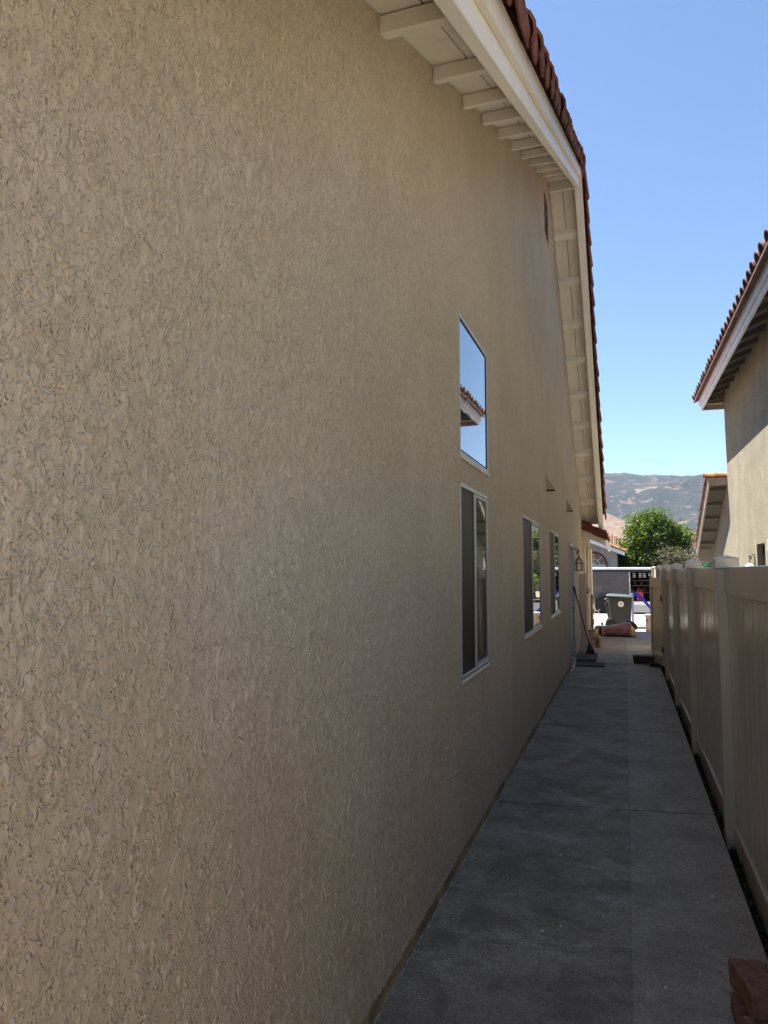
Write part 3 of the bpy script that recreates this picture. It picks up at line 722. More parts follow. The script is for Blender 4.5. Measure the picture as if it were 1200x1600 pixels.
# gate post on the left
gp = thing('gate_post', 'tan vinyl gate post standing against the tan house beyond the leaning broom', 'post', (-0.85, 15.55, 0))
MB().box(WX + 0.002, WX + 0.16, 15.5, 15.65, 0.0, 1.585).build('post', 'vinyl', gp, 0.006)
MB().prism([(WX + 0.0015, 1.586), (WX + 0.165, 1.586), (WX + 0.165, 1.60), (WX + 0.08, 1.625), (WX + 0.0015, 1.60)], 1, 15.495, 15.655).build('cap', 'vinyl', gp, 0.003)
mb = MB(); mb.box(WX + 0.161, WX + 0.175, 15.53, 15.60, 1.20, 1.33); mb.tube([(WX + 0.175, 15.56, 1.30), (WX + 0.205, 15.54, 1.31), (WX + 0.215, 15.53, 1.27), (WX + 0.20, 15.53, 1.235), (WX + 0.175, 15.55, 1.225)], 0.009, 6)
mb.build('latch', 'iron', gp)

# paver and broom
pv = tag(MB().box(-0.925, -0.555, 13.75, 14.75, 0.0015, 0.068).build('paver', 'paver', None, 0.01), 'flat grey concrete paver lying against the house under the broom', 'paver')
pv2 = tag(MB().box(-0.90, -0.38, 13.15, 13.55, 0.0015, 0.03).build('paver', 'paver', None, 0.006), 'thin dark grey slab lying on the walk in front of the broom paver', 'paver')
br = thing('broom', 'black push broom leaning on the tan wall with its head on the paver', 'broom', (-0.70, 14.6, 0.07))
A = Vector((-0.905, 13.62, 1.37)); B = Vector((-0.70, 14.58, 0.22))
mb = MB(); mb.tube([A, A.lerp(B, 0.5), B], [0.013, 0.012, 0.012], 8); mb.build('handle', 'blackplastic', br, smooth=True)
d = (B - A).normalized()
mb = MB(); mb.tube([A - d * 0.02, A + d * 0.12], 0.017, 8); mb.build('grip', 'rubber', br, smooth=True)
mb = MB(); mb.add([(-0.725, 14.55, 0.27), (-0.665, 14.55, 0.27), (-0.665, 14.61, 0.27), (-0.725, 14.61, 0.27), (-0.755, 14.52, 0.14), (-0.615, 14.52, 0.14), (-0.615, 14.63, 0.14), (-0.755, 14.63, 0.14)], [(0, 1, 2, 3), (4, 7, 6, 5), (0, 4, 5, 1), (1, 5, 6, 2), (2, 6, 7, 3), (3, 7, 4, 0)])
mb.build('head', 'blackplastic', br, 0.008)
mb = MB()
for i in range(12):
    for j in range(4):
        x = -0.745 + i * 0.0115; y = 14.535 + j * 0.026
        mb.tube([(x, y, 0.141), (x + random.uniform(-.012, .012) + (i - 6) * 0.002, y + random.uniform(-.01, .01), 0.072)], 0.006, 4)
mb.build('bristle', 'blackfabric', br)

# heap of flat stones by the corner
def rock(name, cx, cy, z0, lx, ly, h, rot, label, seed, mat='stone', group='flat tan stones heaped at the house corner'):
    r = random.Random(seed); bm = bmesh.new(); bmesh.ops.create_cube(bm, size=1)
    bmesh.ops.subdivide_edges(bm, edges=bm.edges, cuts=2, use_grid_fill=True)
    for v in bm.verts:
        v.co.x *= lx; v.co.y *= ly; v.co.z *= h
        s = 1 - 0.22 * (abs(v.co.x) / (lx / 2)) ** 2 * (abs(v.co.y) / (ly / 2)) ** 2
        v.co.x *= s; v.co.y *= s
        v.co += Vector((r.uniform(-1, 1) * lx, r.uniform(-1, 1) * ly, r.uniform(-1, 1) * h * (1 if v.co.z > 0 else 0.3))) * 0.05
    for f in bm.faces: f.smooth = True
    me = bpy.data.meshes.new(name); bm.to_mesh(me); bm.free(); me.materials.append(M[mat]); me.set_sharp_from_angle(angle=R(38))
    o = bpy.data.objects.new(name, me); COL.objects.link(o); o.location = (cx, cy, z0 + h / 2); o.rotation_euler.z = rot
    return tag(o, label, 'stone', group)
rock('flat_stone', -0.80, 16.6, 0.002, 0.30, 0.36, 0.15, 0.2, 'large tan stone at the bottom of the heap, nearest the walk', 1)
rock('flat_stone', -0.76, 17.0, 0.002, 0.34, 0.30, 0.16, -0.3, 'low tan stone at the back of the heap by the maroon roll', 2)
rock('flat_stone', -0.82, 16.62, 0.152, 0.26, 0.30, 0.12, 0.5, 'blocky tan stone in the middle of the heap', 3)
rock('flat_stone', -0.80, 16.95, 0.162, 0.28, 0.30, 0.12, 0.1, 'tan stone resting behind the middle of the heap', 4)
rock('flat_stone', -0.78, 16.75, 0.285, 0.34, 0.42, 0.10, -0.15, 'broad tan stone lying on top of the heap', 5)
rock('flat_stone', -0.60, 16.55, 0.002, 0.10, 0.14, 0.26, 0.1, 'upright slim tan stone propped against the heap', 6)

# rolled tarp
rt = thing('rolled_tarp', 'maroon rolled tarp lying across the walk at the edge of the sunlight', 'tarp', (-0.3, 19.45, 0))
def roll(x0, x1, r0, r1, y, name, mat, n=22, seg=22, wob=0.030, seed=0, droop=0.0):
    vs = []
    for i in range(n + 1):
        t = i / n; x = x0 + (x1 - x0) * t; r = r0 + (r1 - r0) * min(1, t * 1.25)
        for k in range(seg):
            a = 2 * math.pi * k / seg
            q = r * (1 + wob / r * mnoise.noise(Vector((x * 5 + seed, math.cos(a) * 1.7, math.sin(a) * 1.7 + seed))) + 0.5 * wob / r * abs(mnoise.noise(Vector((x * 11 + a, a * 2.5 - x * 4, seed)))))
            z = r * 0.86 + q * 0.9 * math.sin(a)
            vs.append((x, y + q * 1.1 * math.cos(a), max(0.003, z)))
    fs = [(i * seg + k, i * seg + (k + 1) % seg, (i + 1) * seg + (k + 1) % seg, (i + 1) * seg + k) for i in range(n) for k in range(seg)]
    fs += [tuple(range(seg))[::-1], tuple(range(n * seg, (n + 1) * seg))]
    return MB().add(vs, fs).build(name, mat, rt, 0, True)
roll(-0.55, 0.10, 0.135, 0.205, 19.45, 'tarp_body', 'tarp', seed=2.0)
roll(-0.615, -0.549, 0.125, 0.130, 19.45, 'tan_band', 'tanfabric', 6, wob=0.006)
roll(-0.84, -0.614, 0.105, 0.12, 19.47, 'black_end', 'blackfabric', 10, seed=5.0, wob=0.02)
roll(0.099, 0.205, 0.175, 0.12, 19.45, 'tan_lining', 'tanfabric', 8, wob=0.03, seed=3.0)
mb = MB(); mb.tube([(0.0, 19.63, 0.36), (0.08, 19.64, 0.34), (0.16, 19.65, 0.30), (0.21, 19.64, 0.24), (0.22, 19.62, 0.17)], [0.035, 0.055, 0.06, 0.055, 0.03], 10); mb.build('black_flap', 'blackfabric', rt, smooth=True)
roll(-0.80, -0.35, 0.13, 0.15, 19.66, 'tarp_fold', 'tarp', 12, seed=9.0)

# ================================================================== FENCE AND GATE
fence = thing('vinyl_fence', 'tan vinyl privacy fence with capped posts along the right of the walk', 'fence', (0.62, 6, 0))
posts = [-2.1, 0.3, 2.7, 5.1, 7.5, 9.9, 12.3, 14.7, 17.1]
pme = MB().box(-0.064, 0.064, 0, 0.127, -0.2, 1.70).mesh('post', 'vinyl', 0.006)
cme = MB().add([(x * 0.073, 0.0635 + y * 0.073, 1.699) for x in (-1, 1) for y in (-1, 1)] + [(x * 0.073, 0.0635 + y * 0.073, 1.768) for x in (-1, 1) for y in (-1, 1)] + [(0, 0.0635, 1.785)],
               [(0, 1, 3, 2), (0, 4, 5, 1), (1, 5, 7, 3), (3, 7, 6, 2), (2, 6, 4, 0), (4, 8, 5), (5, 8, 7), (7, 8, 6), (6, 8, 4)]).mesh('cap', 'vinyl', 0.004)
FX = 0.626
for i, y in enumerate(posts):
    mw = Matrix.Translation((FX, y, random.uniform(-0.006, 0.006)))
    link('post', pme, fence, mw); link('cap', cme, fence, mw)
for i in range(len(posts) - 1):
    a, b = posts[i] + 0.125, posts[i + 1] + 0.002
    for z0, z1, nm in ((1.53, 1.705, 'top_rail'), (-0.10, 0.085, 'bottom_rail')):
        MB().box(FX - 0.020, FX + 0.024, a, b, z0, z1).build(nm, 'vinyl', fence, 0.004)
    n = 14; w = (b - a) / n
    bme = MB().box(-0.009, 0.009, 0.0045, w - 0.0045, 0.086, 1.529).mesh('board', 'vinyl', 0.003)
    for k in range(n):
        link('board', bme, fence, Matrix.Translation((FX + 0.004 + random.uniform(-.0012, .0012), a + k * w, 0)) @ Matrix.Rotation(R(random.uniform(-0.25, 0.25)), 4, 'Z'))
    MB().box(FX + 0.002, FX + 0.006, a, b, 0.0865, 1.5285).build('tongue', 'vinyl', fence)

gate = thing('vinyl_gate', 'tan vinyl gate swung open into the walk at the far end of the fence', 'gate', (0.60, 13.05, 0))
GH = Matrix.Translation((0.60, 13.05, 0)) @ Matrix.Rotation(R(9.5), 4, 'Z')
def gbox(nm, x0, x1, y0, y1, z0, z1, bev=0.004, mat='vinyl'):
    me = MB().box(x0, x1, y0, y1, z0, z1).mesh(nm, mat, bev); link(nm, me, gate, world_of(gate).inverted() @ GH) if False else link_w(nm, me, gate, GH)
def link_w(nm, me, parent, mw):
    o = bpy.data.objects.new(nm, me); COL.objects.link(o); o.parent = parent
    o.matrix_parent_inverse = world_of(parent).inverted(); o.matrix_basis = mw; return o
gw = 0.98
gbox('stile', -0.025, 0.025, 0.0, 0.09, 0.06, 1.56); gbox('stile', -0.025, 0.025, gw - 0.09, gw, 0.06, 1.56)
gbox('rail', -0.024, 0.024, 0.091, gw - 0.091, 1.38, 1.559); gbox('rail', -0.024, 0.024, 0.091, gw - 0.091, 0.061, 0.24)
for k in range(6):
    w = (gw - 0.182) / 6; gbox('board', -0.008, 0.008, 0.091 + k * w + 0.002, 0.091 + (k + 1) * w - 0.002, 0.241, 1.379, 0.002)
gbox('tongue', -0.002, 0.002, 0.0915, gw - 0.0915, 0.2415, 1.3785, 0)
gbox('hinge', -0.04, -0.026, -0.03, 0.07, 1.16, 1.26, 0.003, 'iron'); gbox('hinge', -0.04, -0.026, -0.03, 0.07, 0.30, 0.40, 0.003, 'iron')
# dark blocks propping the gate
g = 'dark blocks propping the open gate'
for nm, b, lb in (('wooden_block', (0.10, 0.46, 13.80, 14.02, 0.001, 0.072), 'dark brown block on the walk, lower of the pair by the gate'),
                  ('wooden_block', (0.09, 0.47, 13.79, 14.03, 0.074, 0.145), 'dark brown block stacked on another beside the open gate'),
                  ('wooden_block', (0.375, 0.60, 13.45, 13.62, 0.001, 0.065), 'short dark block lying alone under the hinge side of the gate')):
    tag(MB().box(*b).build(nm, 'oldwood', None, 0.008), lb, 'block', g)
# bricks, bottom right corner
def brick(cx, cy, z0, rot, label, mat, tilt=0, dims=(0.095, 0.20, 0.06)):
    mb = MB().box(-dims[0] / 2, dims[0] / 2, -dims[1] / 2, dims[1] / 2, 0, dims[2])
    me = mb.mesh('brick', mat, 0.006, False, 2)
    bm = bmesh.new(); bm.from_mesh(me)
    for v in bm.verts: v.co += Vector((random.uniform(-1, 1), random.uniform(-1, 1), random.uniform(-1, 1))) * 0.0016
    bm.to_mesh(me); bm.free()
    o = bpy.data.objects.new('brick', me); COL.objects.link(o); o.location = (cx, cy, z0); o.rotation_euler = (tilt, 0, rot)
    return tag(o, label, 'brick', 'loose bricks stacked beside the fence')
brick(0.475, 2.95, 0.003, R(96), 'orange brown brick on the ground at the front of the small stack', 'brick_tan', 0, (0.10, 0.22, 0.075))
brick(0.450, 3.09, 0.003, R(92), 'dull red brick half hidden at the back of the small stack', 'brick', 0, (0.10, 0.22, 0.075))
brick(0.425, 3.08, 0.082, R(12), 'weathered red brick lying on top of the small stack by the fence', 'brick', 0, (0.125, 0.235, 0.095))

# weeds, leaves, paint chips
def leaf_mesh(name, pts, size, mat, seed, flat=0.5, aspect=0.45):
    """many small bent leaves at pts"""
    r = np.random.default_rng(seed); n = len(pts); pts = np.asarray(pts, float)
    nrm = r.normal(size=(n, 3)); nrm[:, 2] = np.abs(nrm[:, 2]) + flat; nrm /= np.linalg.norm(nrm, axis=1)[:, None]
    t = r.normal(size=(n, 3)); t -= nrm * (t * nrm).sum(1)[:, None]; t /= np.linalg.norm(t, axis=1)[:, None]
    b = np.cross(nrm, t); s = size * r.uniform(0.6, 1.4, n)[:, None]
    v = np.stack([pts - t * s * 0.5, pts + b * s * aspect * 0.5 + nrm * s * 0.08, pts + t * s * 0.5, pts - b * s * aspect * 0.5 + nrm * s * 0.08], 1).reshape(-1, 3)
    me = bpy.data.meshes.new(name)
    me.vertices.add(n * 4); me.vertices.foreach_set('co', v.ravel())
    me.loops.add(n * 4); me.loops.foreach_set('vertex_index', np.arange(n * 4))
    me.polygons.add(n); me.polygons.foreach_set('loop_start', np.arange(n) * 4); me.polygons.foreach_set('loop_total', np.full(n, 4))
    me.update(); me.materials.append(M[mat]); return me
wp = []
for c in range(150):
    cy = random.uniform(1.5, 14); cx = random.uniform(0.55, 0.60); k = random.randint(3, 14)
    for _ in range(k): wp.append((cx + random.gauss(0, .014), cy + random.gauss(0, .04), -0.07 + abs(random.gauss(0, .025))))
tag(link('weeds', leaf_mesh('weeds', wp, 0.035, 'weed', 3)), kind='stuff')
mb = MB()
for _ in range(70):
    y = random.uniform(2.5, 15.5); x = random.uniform(-0.85, 0.5); s = random.uniform(0.003, 0.010); a = random.uniform(0, 3)
    q = [(x + s * math.cos(a + k * 1.57) * random.uniform(.5, 1.3), y + s * 1.3 * math.sin(a + k * 1.57) * random.uniform(.5, 1.3)) for k in range(4)]
    mb.prism(q, 2, 0.0016, 0.004)
tag(mb.build('paint_chips', 'chip'), kind='stuff')
lp = [(random.choice((random.uniform(-0.92, -0.80), random.uniform(0.30, 0.53), random.uniform(-0.9, 0.5))), random.uniform(2.6, 15), 0.006) for _ in range(90)] + [(-0.13 + random.gauss(0, .05), 8.2 + random.gauss(0, .03), 0.008) for _ in range(25)]
tag(link('dry_leaves', leaf_mesh('dry_leaves', lp, 0.022, 'dryleaf', 31, 3.0, 0.5)), kind='stuff')

# ================================================================== DRIVEWAY THINGS
def trash_cart():
    c = thing('trash_cart', 'dark green wheeled trash cart with a round white sticker on the sunny driveway', 'trash bin', (-0.18, 22.8, 0))
    X, Y = -0.17, 22.75
    def ring(z, w, d, oy=0, r=0.06):
        pts = []
        for sx, sy, a0 in ((1, -1, -90), (1, 1, 0), (-1, 1, 90), (-1, -1, 180)):
            for k in range(4):
                a = R(a0 + k * 30); pts.append((X + sx * (w / 2 - r) + r * math.cos(a), Y + oy + sy * (d / 2 - r) + r * math.sin(a), z))
        return pts
    mb = MB(); secs = [ring(0.03, 0.56, 0.60), ring(0.30, 0.60, 0.64), ring(0.66, 0.655, 0.70), ring(0.70, 0.675, 0.72), ring(0.88, 0.70, 0.745)]
    vs = [p for s_ in secs for p in s_]; n = 16
    fs = [(i * n + k, i * n + (k + 1) % n, (i + 1) * n + (k + 1) % n, (i + 1) * n + k) for i in range(len(secs) - 1) for k in range(n)] + [tuple(range(n))[::-1], tuple(range((len(secs) - 1) * n, len(secs) * n))]
    mb.add(vs, fs); mb.build('body', 'bin', c, 0, True)
    mb = MB(); s0, s1 = ring(0.855, 0.735, 0.78), ring(0.895, 0.745, 0.79); mb.add(s0 + s1, [(k, (k + 1) % n, n + (k + 1) % n, n + k) for k in range(n)] + [tuple(range(n))[::-1], tuple(range(n, 2 * n))]); mb.build('rim', 'bin', c, 0, True)
    mb = MB(); secs = [ring(0.897, 0.77, 0.81), ring(0.925, 0.775, 0.815), ring(0.955, 0.70, 0.74), ring(0.975, 0.50, 0.55)]
    secs = [[(x - 0.015, y, z + 0.022 * (-(x - X) / 0.39)) for x, y, z in s_] for s_ in secs]
    vs = [p for s_ in secs for p in s_]
    fs = [(i * n + k, i * n + (k + 1) % n, (i + 1) * n + (k + 1) % n, (i + 1) * n + k) for i in range(3) for k in range(n)] + [tuple(range(n))[::-1], tuple(range(3 * n, 4 * n))]
    mb.add(vs, fs); mb.build('lid', 'binlid', c, 0, True)
    # vertical ribs on the face
    for sx in (-1, 1):
        mb = MB(); mb.add([(X + sx * a, Y - d_, z) for z, d_ in ((0.06, 0.304), (0.62, 0.351)) for a in (0.235, 0.275)] + [(X + sx * a, Y - d_ + 0.03, z) for z, d_ in ((0.06, 0.304), (0.62, 0.351)) for a in (0.225, 0.285)], [(0, 1, 3, 2), (0, 4, 5, 1), (1, 5, 7, 3), (3, 7, 6, 2), (2, 6, 4, 0)]); mb.build('rib', 'bin', c)
    # handle, axle and wheels on the left
    hx = X - 0.37
    mb = MB(); mb.tube([(hx + 0.02, Y - 0.30, 0.84), (hx - 0.06, Y - 0.28, 0.83), (hx - 0.075, Y, 0.825), (hx - 0.06, Y + 0.28, 0.83), (hx + 0.02, Y + 0.30, 0.84)], 0.018, 8); mb.build('handle', 'bin', c, smooth=True)
    mb = MB(); mb.add([(X - 0.33, Y - 0.20, 0.80), (X - 0.44, Y - 0.18, 0.72), (X - 0.44, Y + 0.18, 0.72), (X - 0.33, Y + 0.20, 0.80), (X - 0.29, Y - 0.20, 0.22), (X - 0.37, Y - 0.18, 0.30), (X - 0.37, Y + 0.18, 0.30), (X - 0.29, Y + 0.20, 0.22)], [(0, 1, 2, 3), (4, 7, 6, 5), (0, 4, 5, 1), (1, 5, 6, 2), (2, 6, 7, 3), (3, 7, 4, 0)]); mb.build('back_panel', 'bin', c, 0.01)
    for sy in (-1, 1):
        mb = MB(); mb.lathe([(0.03, -0.03), (0.115, -0.03), (0.13, -0.015), (0.13, 0.015), (0.115, 0.03), (0.03, 0.03)], (X - 0.30, Y + sy * 0.34, 0.13), 18, 'y'); mb.build('wheel', 'rubber', c, smooth=True)
    # sticker, tilted with the face
    Rm = Matrix.Translation((X + 0.02, Y - 0.372, 0.695)) @ Matrix.Rotation(R(-4.7), 4, 'X')
    mb = MB(); vs = []
    for yy in (-0.004, 0.0):
        for k in range(24): vs.append(Rm @ Vector((0.085 * math.cos(k * math.pi / 12), yy, 0.085 * math.sin(k * math.pi / 12))))
    mb.add(vs, [tuple(range(24)), tuple(range(24, 48))[::-1]] + [(k, (k + 1) % 24, 24 + (k + 1) % 24, 24 + k) for k in range(24)]); st = mb.build('sticker', 'sticker', c)
    mb = MB(); rr = random.Random(4)
    for j, w in enumerate((0.035, 0.05, 0.055, 0.05, 0.03)):
        x = -w
        while x < w:
            l = rr.uniform(0.008, 0.02); mb.box(x, min(w, x + l), -0.0055, -0.0042, 0.034 - j * 0.019, 0.044 - j * 0.019, Rm); x += l + 0.005
    mb.build('print', 'sticker_ink', st)
trash_cart()

sl = thing('toy_slide', 'bright blue toddler slide with a faded purple ladder behind the trash cart', 'slide', (0.4, 23.8, 0))
mb = MB(); prof = [(0.20, 0.93), (0.30, 0.92), (0.48, 0.78), (0.75, 0.46), (1.02, 0.18), (1.25, 0.07), (1.40, 0.06)]
lo = [(x, z) for x, z in prof]; up_ = [(x, z + 0.03) for x, z in prof]
mb.prism(lo + up_[::-1], 1, 23.55, 23.95); ch = mb.build('chute', 'blue', sl, smooth=False)
for y in (23.52, 23.951):
    mb = MB(); mb.prism([(x, z - 0.03) for x, z in prof] + [(x, z + 0.10) for x, z in prof][::-1], 1, y, y + 0.03); mb.build('side_wall', 'blue', sl)
for y in (23.54, 23.93):
    mb = MB(); mb.tube([(0.19, y, 0.98), (0.185, y, 0.5), (0.18, y, 0.0)], 0.035, 8); mb.build('ladder_rail', 'lavender', sl, smooth=True)
for k in range(4):
    z = 0.18 + k * 0.2; x = 0.183
    mb = MB(); mb.tube([(x, 23.56, z), (x, 23.92, z)], 0.022, 8); mb.build('rung', 'blue', sl)
for y in (23.56, 23.92):
    mb = MB(); mb.tube([(0.90, y, 0.30), (0.92, y, 0.0)], 0.025, 8); mb.build('leg', 'blue', sl)

sc = thing('toy_scooter', 'small pale toy scooter with black handlebar on the bright driveway beside the trash cart', 'scooter', (-0.72, 23.3, 0))
mb = MB(); mb.tube([(-0.83, 23.35, 0.43), (-0.72, 23.25, 0.06)], 0.016, 8); mb.build('stem', 'paletoy', sc, smooth=True)
mb = MB(); mb.tube([(-0.91, 23.33, 0.41), (-0.84, 23.35, 0.44), (-0.77, 23.37, 0.475)], 0.018, 8); mb.build('handlebar', 'blackplastic', sc, smooth=True)
mb = MB(); mb.lathe([(0.008, -0.02), (0.04, -0.02), (0.045, 0), (0.04, 0.02), (0.008, 0.02)], (-0.72, 23.25, 0.045), 14, 'y'); mb.build('wheel', 'rubber', sc, smooth=True)
mb = MB(); mb.box(-0.70, -0.60, 23.22, 23.30, 0.045, 0.065); mb.build('deck', 'paletoy', sc, 0.006)
mb = MB(); mb.lathe([(0.008, -0.02), (0.03, -0.02), (0.035, 0), (0.03, 0.02), (0.008, 0.02)], (-0.61, 23.26, 0.035), 14, 'y'); mb.build('wheel', 'rubber', sc, smooth=True)

bx = thing('cardboard_box', 'pale pinkish box standing on the driveway beside the open gate', 'box', (0.62, 21.2, 0))
mb = MB(); mb.box(0.50, 0.80, 21.1, 21.4, 0.0, 0.46); mb.build('box_body', 'palepink', bx, 0.006)
mb = MB(); mb.box(0.49, 0.81, 21.09, 21.41, 0.40, 0.475); mb.build('lid', 'palepink', bx, 0.006)
mb = MB(); mb.box(0.53, 0.56, 21.095, 21.0995, 0.28, 0.36); mb.build('tape', 'red', bx)

# utility trailer ---------------------------------------------------
tr = thing('utility_trailer', 'grey utility trailer with white roof and an open tool bay parked across the driveway end', 'trailer', (-0.5, 31, 0))
TY = 30.2; ZB, ZT = 0.42, 1.80
MB().box(-3.6, 1.22, TY - 0.02, TY + 1.9, 1.735, 1.82).build('roof', 'trailerwhite', tr, 0.02, True, 2)
MB().box(-3.55, 1.19, TY, TY + 1.86, 1.635, 1.734).build('navy_band', 'navy', tr, 0.005)
MB().box(-3.52, 0.13, TY + 0.02, TY + 0.05, ZB, 1.634).build('side_panel', 'trailer', tr, 0.004)
for x in (-2.3, -1.08): MB().box(x - 0.006, x + 0.006, TY + 0.012, TY + 0.0195, ZB + 0.02, 1.62).build('seam_strip', 'trailer', tr)
MB().box(0.131, 0.175, TY + 0.005, TY + 0.06, ZB, 1.634).build('door_jamb', 'alu', tr, 0.003)
MB().box(0.14, 0.17, TY - 0.015, TY + 0.004, 1.32, 1.42).build('latch', 'sticker', tr, 0.003)
by = MB(); by.box(0.176, 1.16, TY + 1.0, TY + 1.05, ZB, 1.634); by.box(1.16, 1.19, TY + 0.02, TY + 1.05, ZB, 1.634); by.box(0.176, 1.159, TY + 0.06, TY + 0.999, ZB, ZB + 0.03)
by.build('tool_bay', 'bay', tr)
for z in (0.80, 1.08, 1.28): MB().box(0.178, 1.158, TY + 0.3, TY + 0.998, z, z + 0.022).build('shelf', 'shelf', tr)
for z in (1.48, 1.55, 1.42):
    for i, x in enumerate((0.27, 0.50, 0.66, 0.86)):
        if z == 1.42 and i == 3: continue
        b_ = MB(); b_.box(x, x + 0.13, TY + 0.42, TY + 0.7, z - 0.02, z + 0.04); o = b_.build('parts_bin', 'bay', tr)
        q = MB(); q.box(x + 0.02, x + 0.075, TY + 0.414, TY + 0.419, z, z + 0.026); q.box(x + 0.085, x + 0.115, TY + 0.414, TY + 0.419, z, z + 0.026); q.build('bin_label', 'sticker', o)
for i in range(7):
    x = 0.25 + i * 0.12; mb = MB(); mb.lathe([(0.012, 0), (0.04, 0), (0.04, 0.1 + 0.05 * (i % 3)), (0.02, 0.14 + 0.05 * (i % 3))], (x, TY + 0.6, 1.103 if i % 2 else 0.823), 8); mb.build('tool', ('rim', 'shelf', 'bay')[i % 3], tr)
MB().box(-3.62, 1.24, TY - 0.05, TY + 1.88, 0.33, 0.419).build('deck', 'trailerwhite', tr, 0.006)
MB().box(0.15, 1.3, TY - 0.12, TY - 0.051, 0.33, 0.47).build('side_rail', 'trailerwhite', tr, 0.006)
for x in (-0.85, ):
    for yy in (TY - 0.14, TY + 1.78):
        mb = MB(); mb.lathe([(0.2, -0.09), (0.32, -0.09), (0.345, -0.06), (0.345, 0.06), (0.32, 0.09), (0.2, 0.09)], (x, yy, 0.345 - 0.058), 28, 'y'); w = mb.build('wheel', 'rubber', tr, smooth=True)
        mb = MB(); mb.lathe([(0.03, -0.07), (0.10, -0.06), (0.19, -0.085), (0.199, -0.085), (0.199, 0.08), (0.03, 0.08)], (x, yy, 0.345 - 0.058), 24, 'y'); mb.build('hub', 'rim', w, smooth=True)
    fpts = []
    for k in range(15):
        a = math.pi * k / 14; fpts.append((x + 0.43 * math.cos(a), 0.33 + 0.42 * math.sin(a)))
    inn = [(x + (px - x) * 0.945, 0.33 + (pz - 0.33) * 0.945) for px, pz in fpts]
    mb = MB(); mb.prism(fpts + inn[::-1], 1, TY - 0.26, TY - 0.052); mb.build('fender', 'navy', tr, 0, True)
mb = MB(); mb.tube([(1.24, TY + 0.9, 0.37), (2.2, TY + 0.9, 0.40), (2.5, TY + 0.9, 0.42)], 0.05, 8); mb.build('drawbar', 'iron', tr)
gc = thing('gas_can', 'red plastic fuel can standing in the open bay of the trailer', 'fuel can', (0.6, TY + 0.3, 0.45))
mb = MB(); mb.box(0.40, 0.66, TY + 0.08, TY + 0.26, 0.452, 0.86); mb.build('can_body', 'red', gc, 0.03, True, 2)
mb = MB(); mb.tube([(0.44, TY + 0.17, 0.85), (0.44, TY + 0.17, 0.93), (0.60, TY + 0.17, 0.93), (0.62, TY + 0.17, 0.85)], 0.018, 8); mb.build('handle', 'red', gc, smooth=True)
mb = MB(); mb.lathe([(0.03, 0.85), (0.03, 0.9), (0.02, 0.91)], (0.63, TY + 0.17, 0), 10); mb.build('spout_cap', 'blackplastic', gc)

# dark car beyond the fence (seen mirrored in the windows)
car = thing('parked_car', 'dark grey car parked beyond the trailer, mirrored in the middle sliding window', 'car', (4.6, 31.2, 0))
mb = MB(); mb.prism([(2.62, 0.35), (2.6, 0.95), (2.75, 1.05), (3.0, 1.62), (4.6, 1.66), (5.5, 1.1), (6.7, 0.98), (6.8, 0.4)], 1, 30.4, 32.2); mb.build('body', 'suv', car, 0.06, True, 2)
for x0, x1 in ((3.05, 3.7), (3.8, 4.6)): MB().box(x0, x1, 30.39, 30.398, 1.12, 1.52).build('window', 'glass', car, 0)
for x in (3.35, 6.0):
    for yy in (30.46, 32.14):
        mb = MB(); mb.lathe([(0.18, -0.1), (0.31, -0.1), (0.33, -0.07), (0.33, 0.07), (0.31, 0.1), (0.18, 0.1)], (x, yy, 0.27), 20, 'y'); w = mb.build('wheel', 'rubber', car, smooth=True)
        mb = MB(); mb.lathe([(0.02, -0.09), (0.179, -0.08), (0.179, 0.08), (0.02, 0.09)], (x, yy, 0.27), 16, 'y'); mb.build('rim', 'rim', w)
for yy in (30.42, 32.0): MB().box(2.575, 2.66, yy, yy + 0.16, 0.85, 1.05).build('tail_light', 'red', car, 0.02)

# ================================================================== NEIGHBOUR HOUSE (right)
NX = 2.5; NY0, NY1 = 2.0, 19.70; EX = 1.95; EZ = 5.80
nb = thing('neighbour_house', 'pale stucco house with brown tile eaves beyond the fence on the right', 'house', (6, 12, 0))
HO = [(15.28, 16.12, 1.0, 2.22)]
mb = MB()
def wallrect(y0, y1, z0, z1): mb.box(NX, NX + 0.2, y0, y1, z0, z1)
wallrect(NY0, 15.28, -0.1, 6.26); wallrect(16.12, NY1, -0.1, 6.26); wallrect(15.28, 16.12, -0.1, 1.0); wallrect(15.28, 16.12, 2.22, 6.26)
mb.box(NX + 0.2, 9.0, NY0, NY0 + 0.2, -0.1, 6.05); mb.box(NX + 0.2, 9.0, NY1 - 0.2, NY1, -0.1, 6.05)
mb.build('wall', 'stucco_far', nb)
MB().box(NX + 0.17, NX + 0.19, 15.2, 16.2, 0.95, 2.3).build('dark_recess', 'darkroom', nb)
mb = MB(); frame_box(mb, 15.281, 16.119, 1.001, 2.219, 0.05, NX + 0.10, NX + 0.14); w = mb.build('window', 'archframe', nb, 0.004)
MB().box(NX + 0.115, NX + 0.12, 15.34, 16.06, 1.06, 2.16).build('pane', 'glass', w)
mb = MB(); frame_box(mb, 14.55, 14.95, 2.05, 2.27, 0.025, NX - 0.02, NX - 0.001); v = mb.build('wall_vent', 'greywhite', nb, 0.003)
for k in range(5): MB().box(NX - 0.016, NX - 0.003, 14.576, 14.924, 2.082 + k * 0.036, 2.102 + k * 0.036).build('louvre', 'greywhite', v)
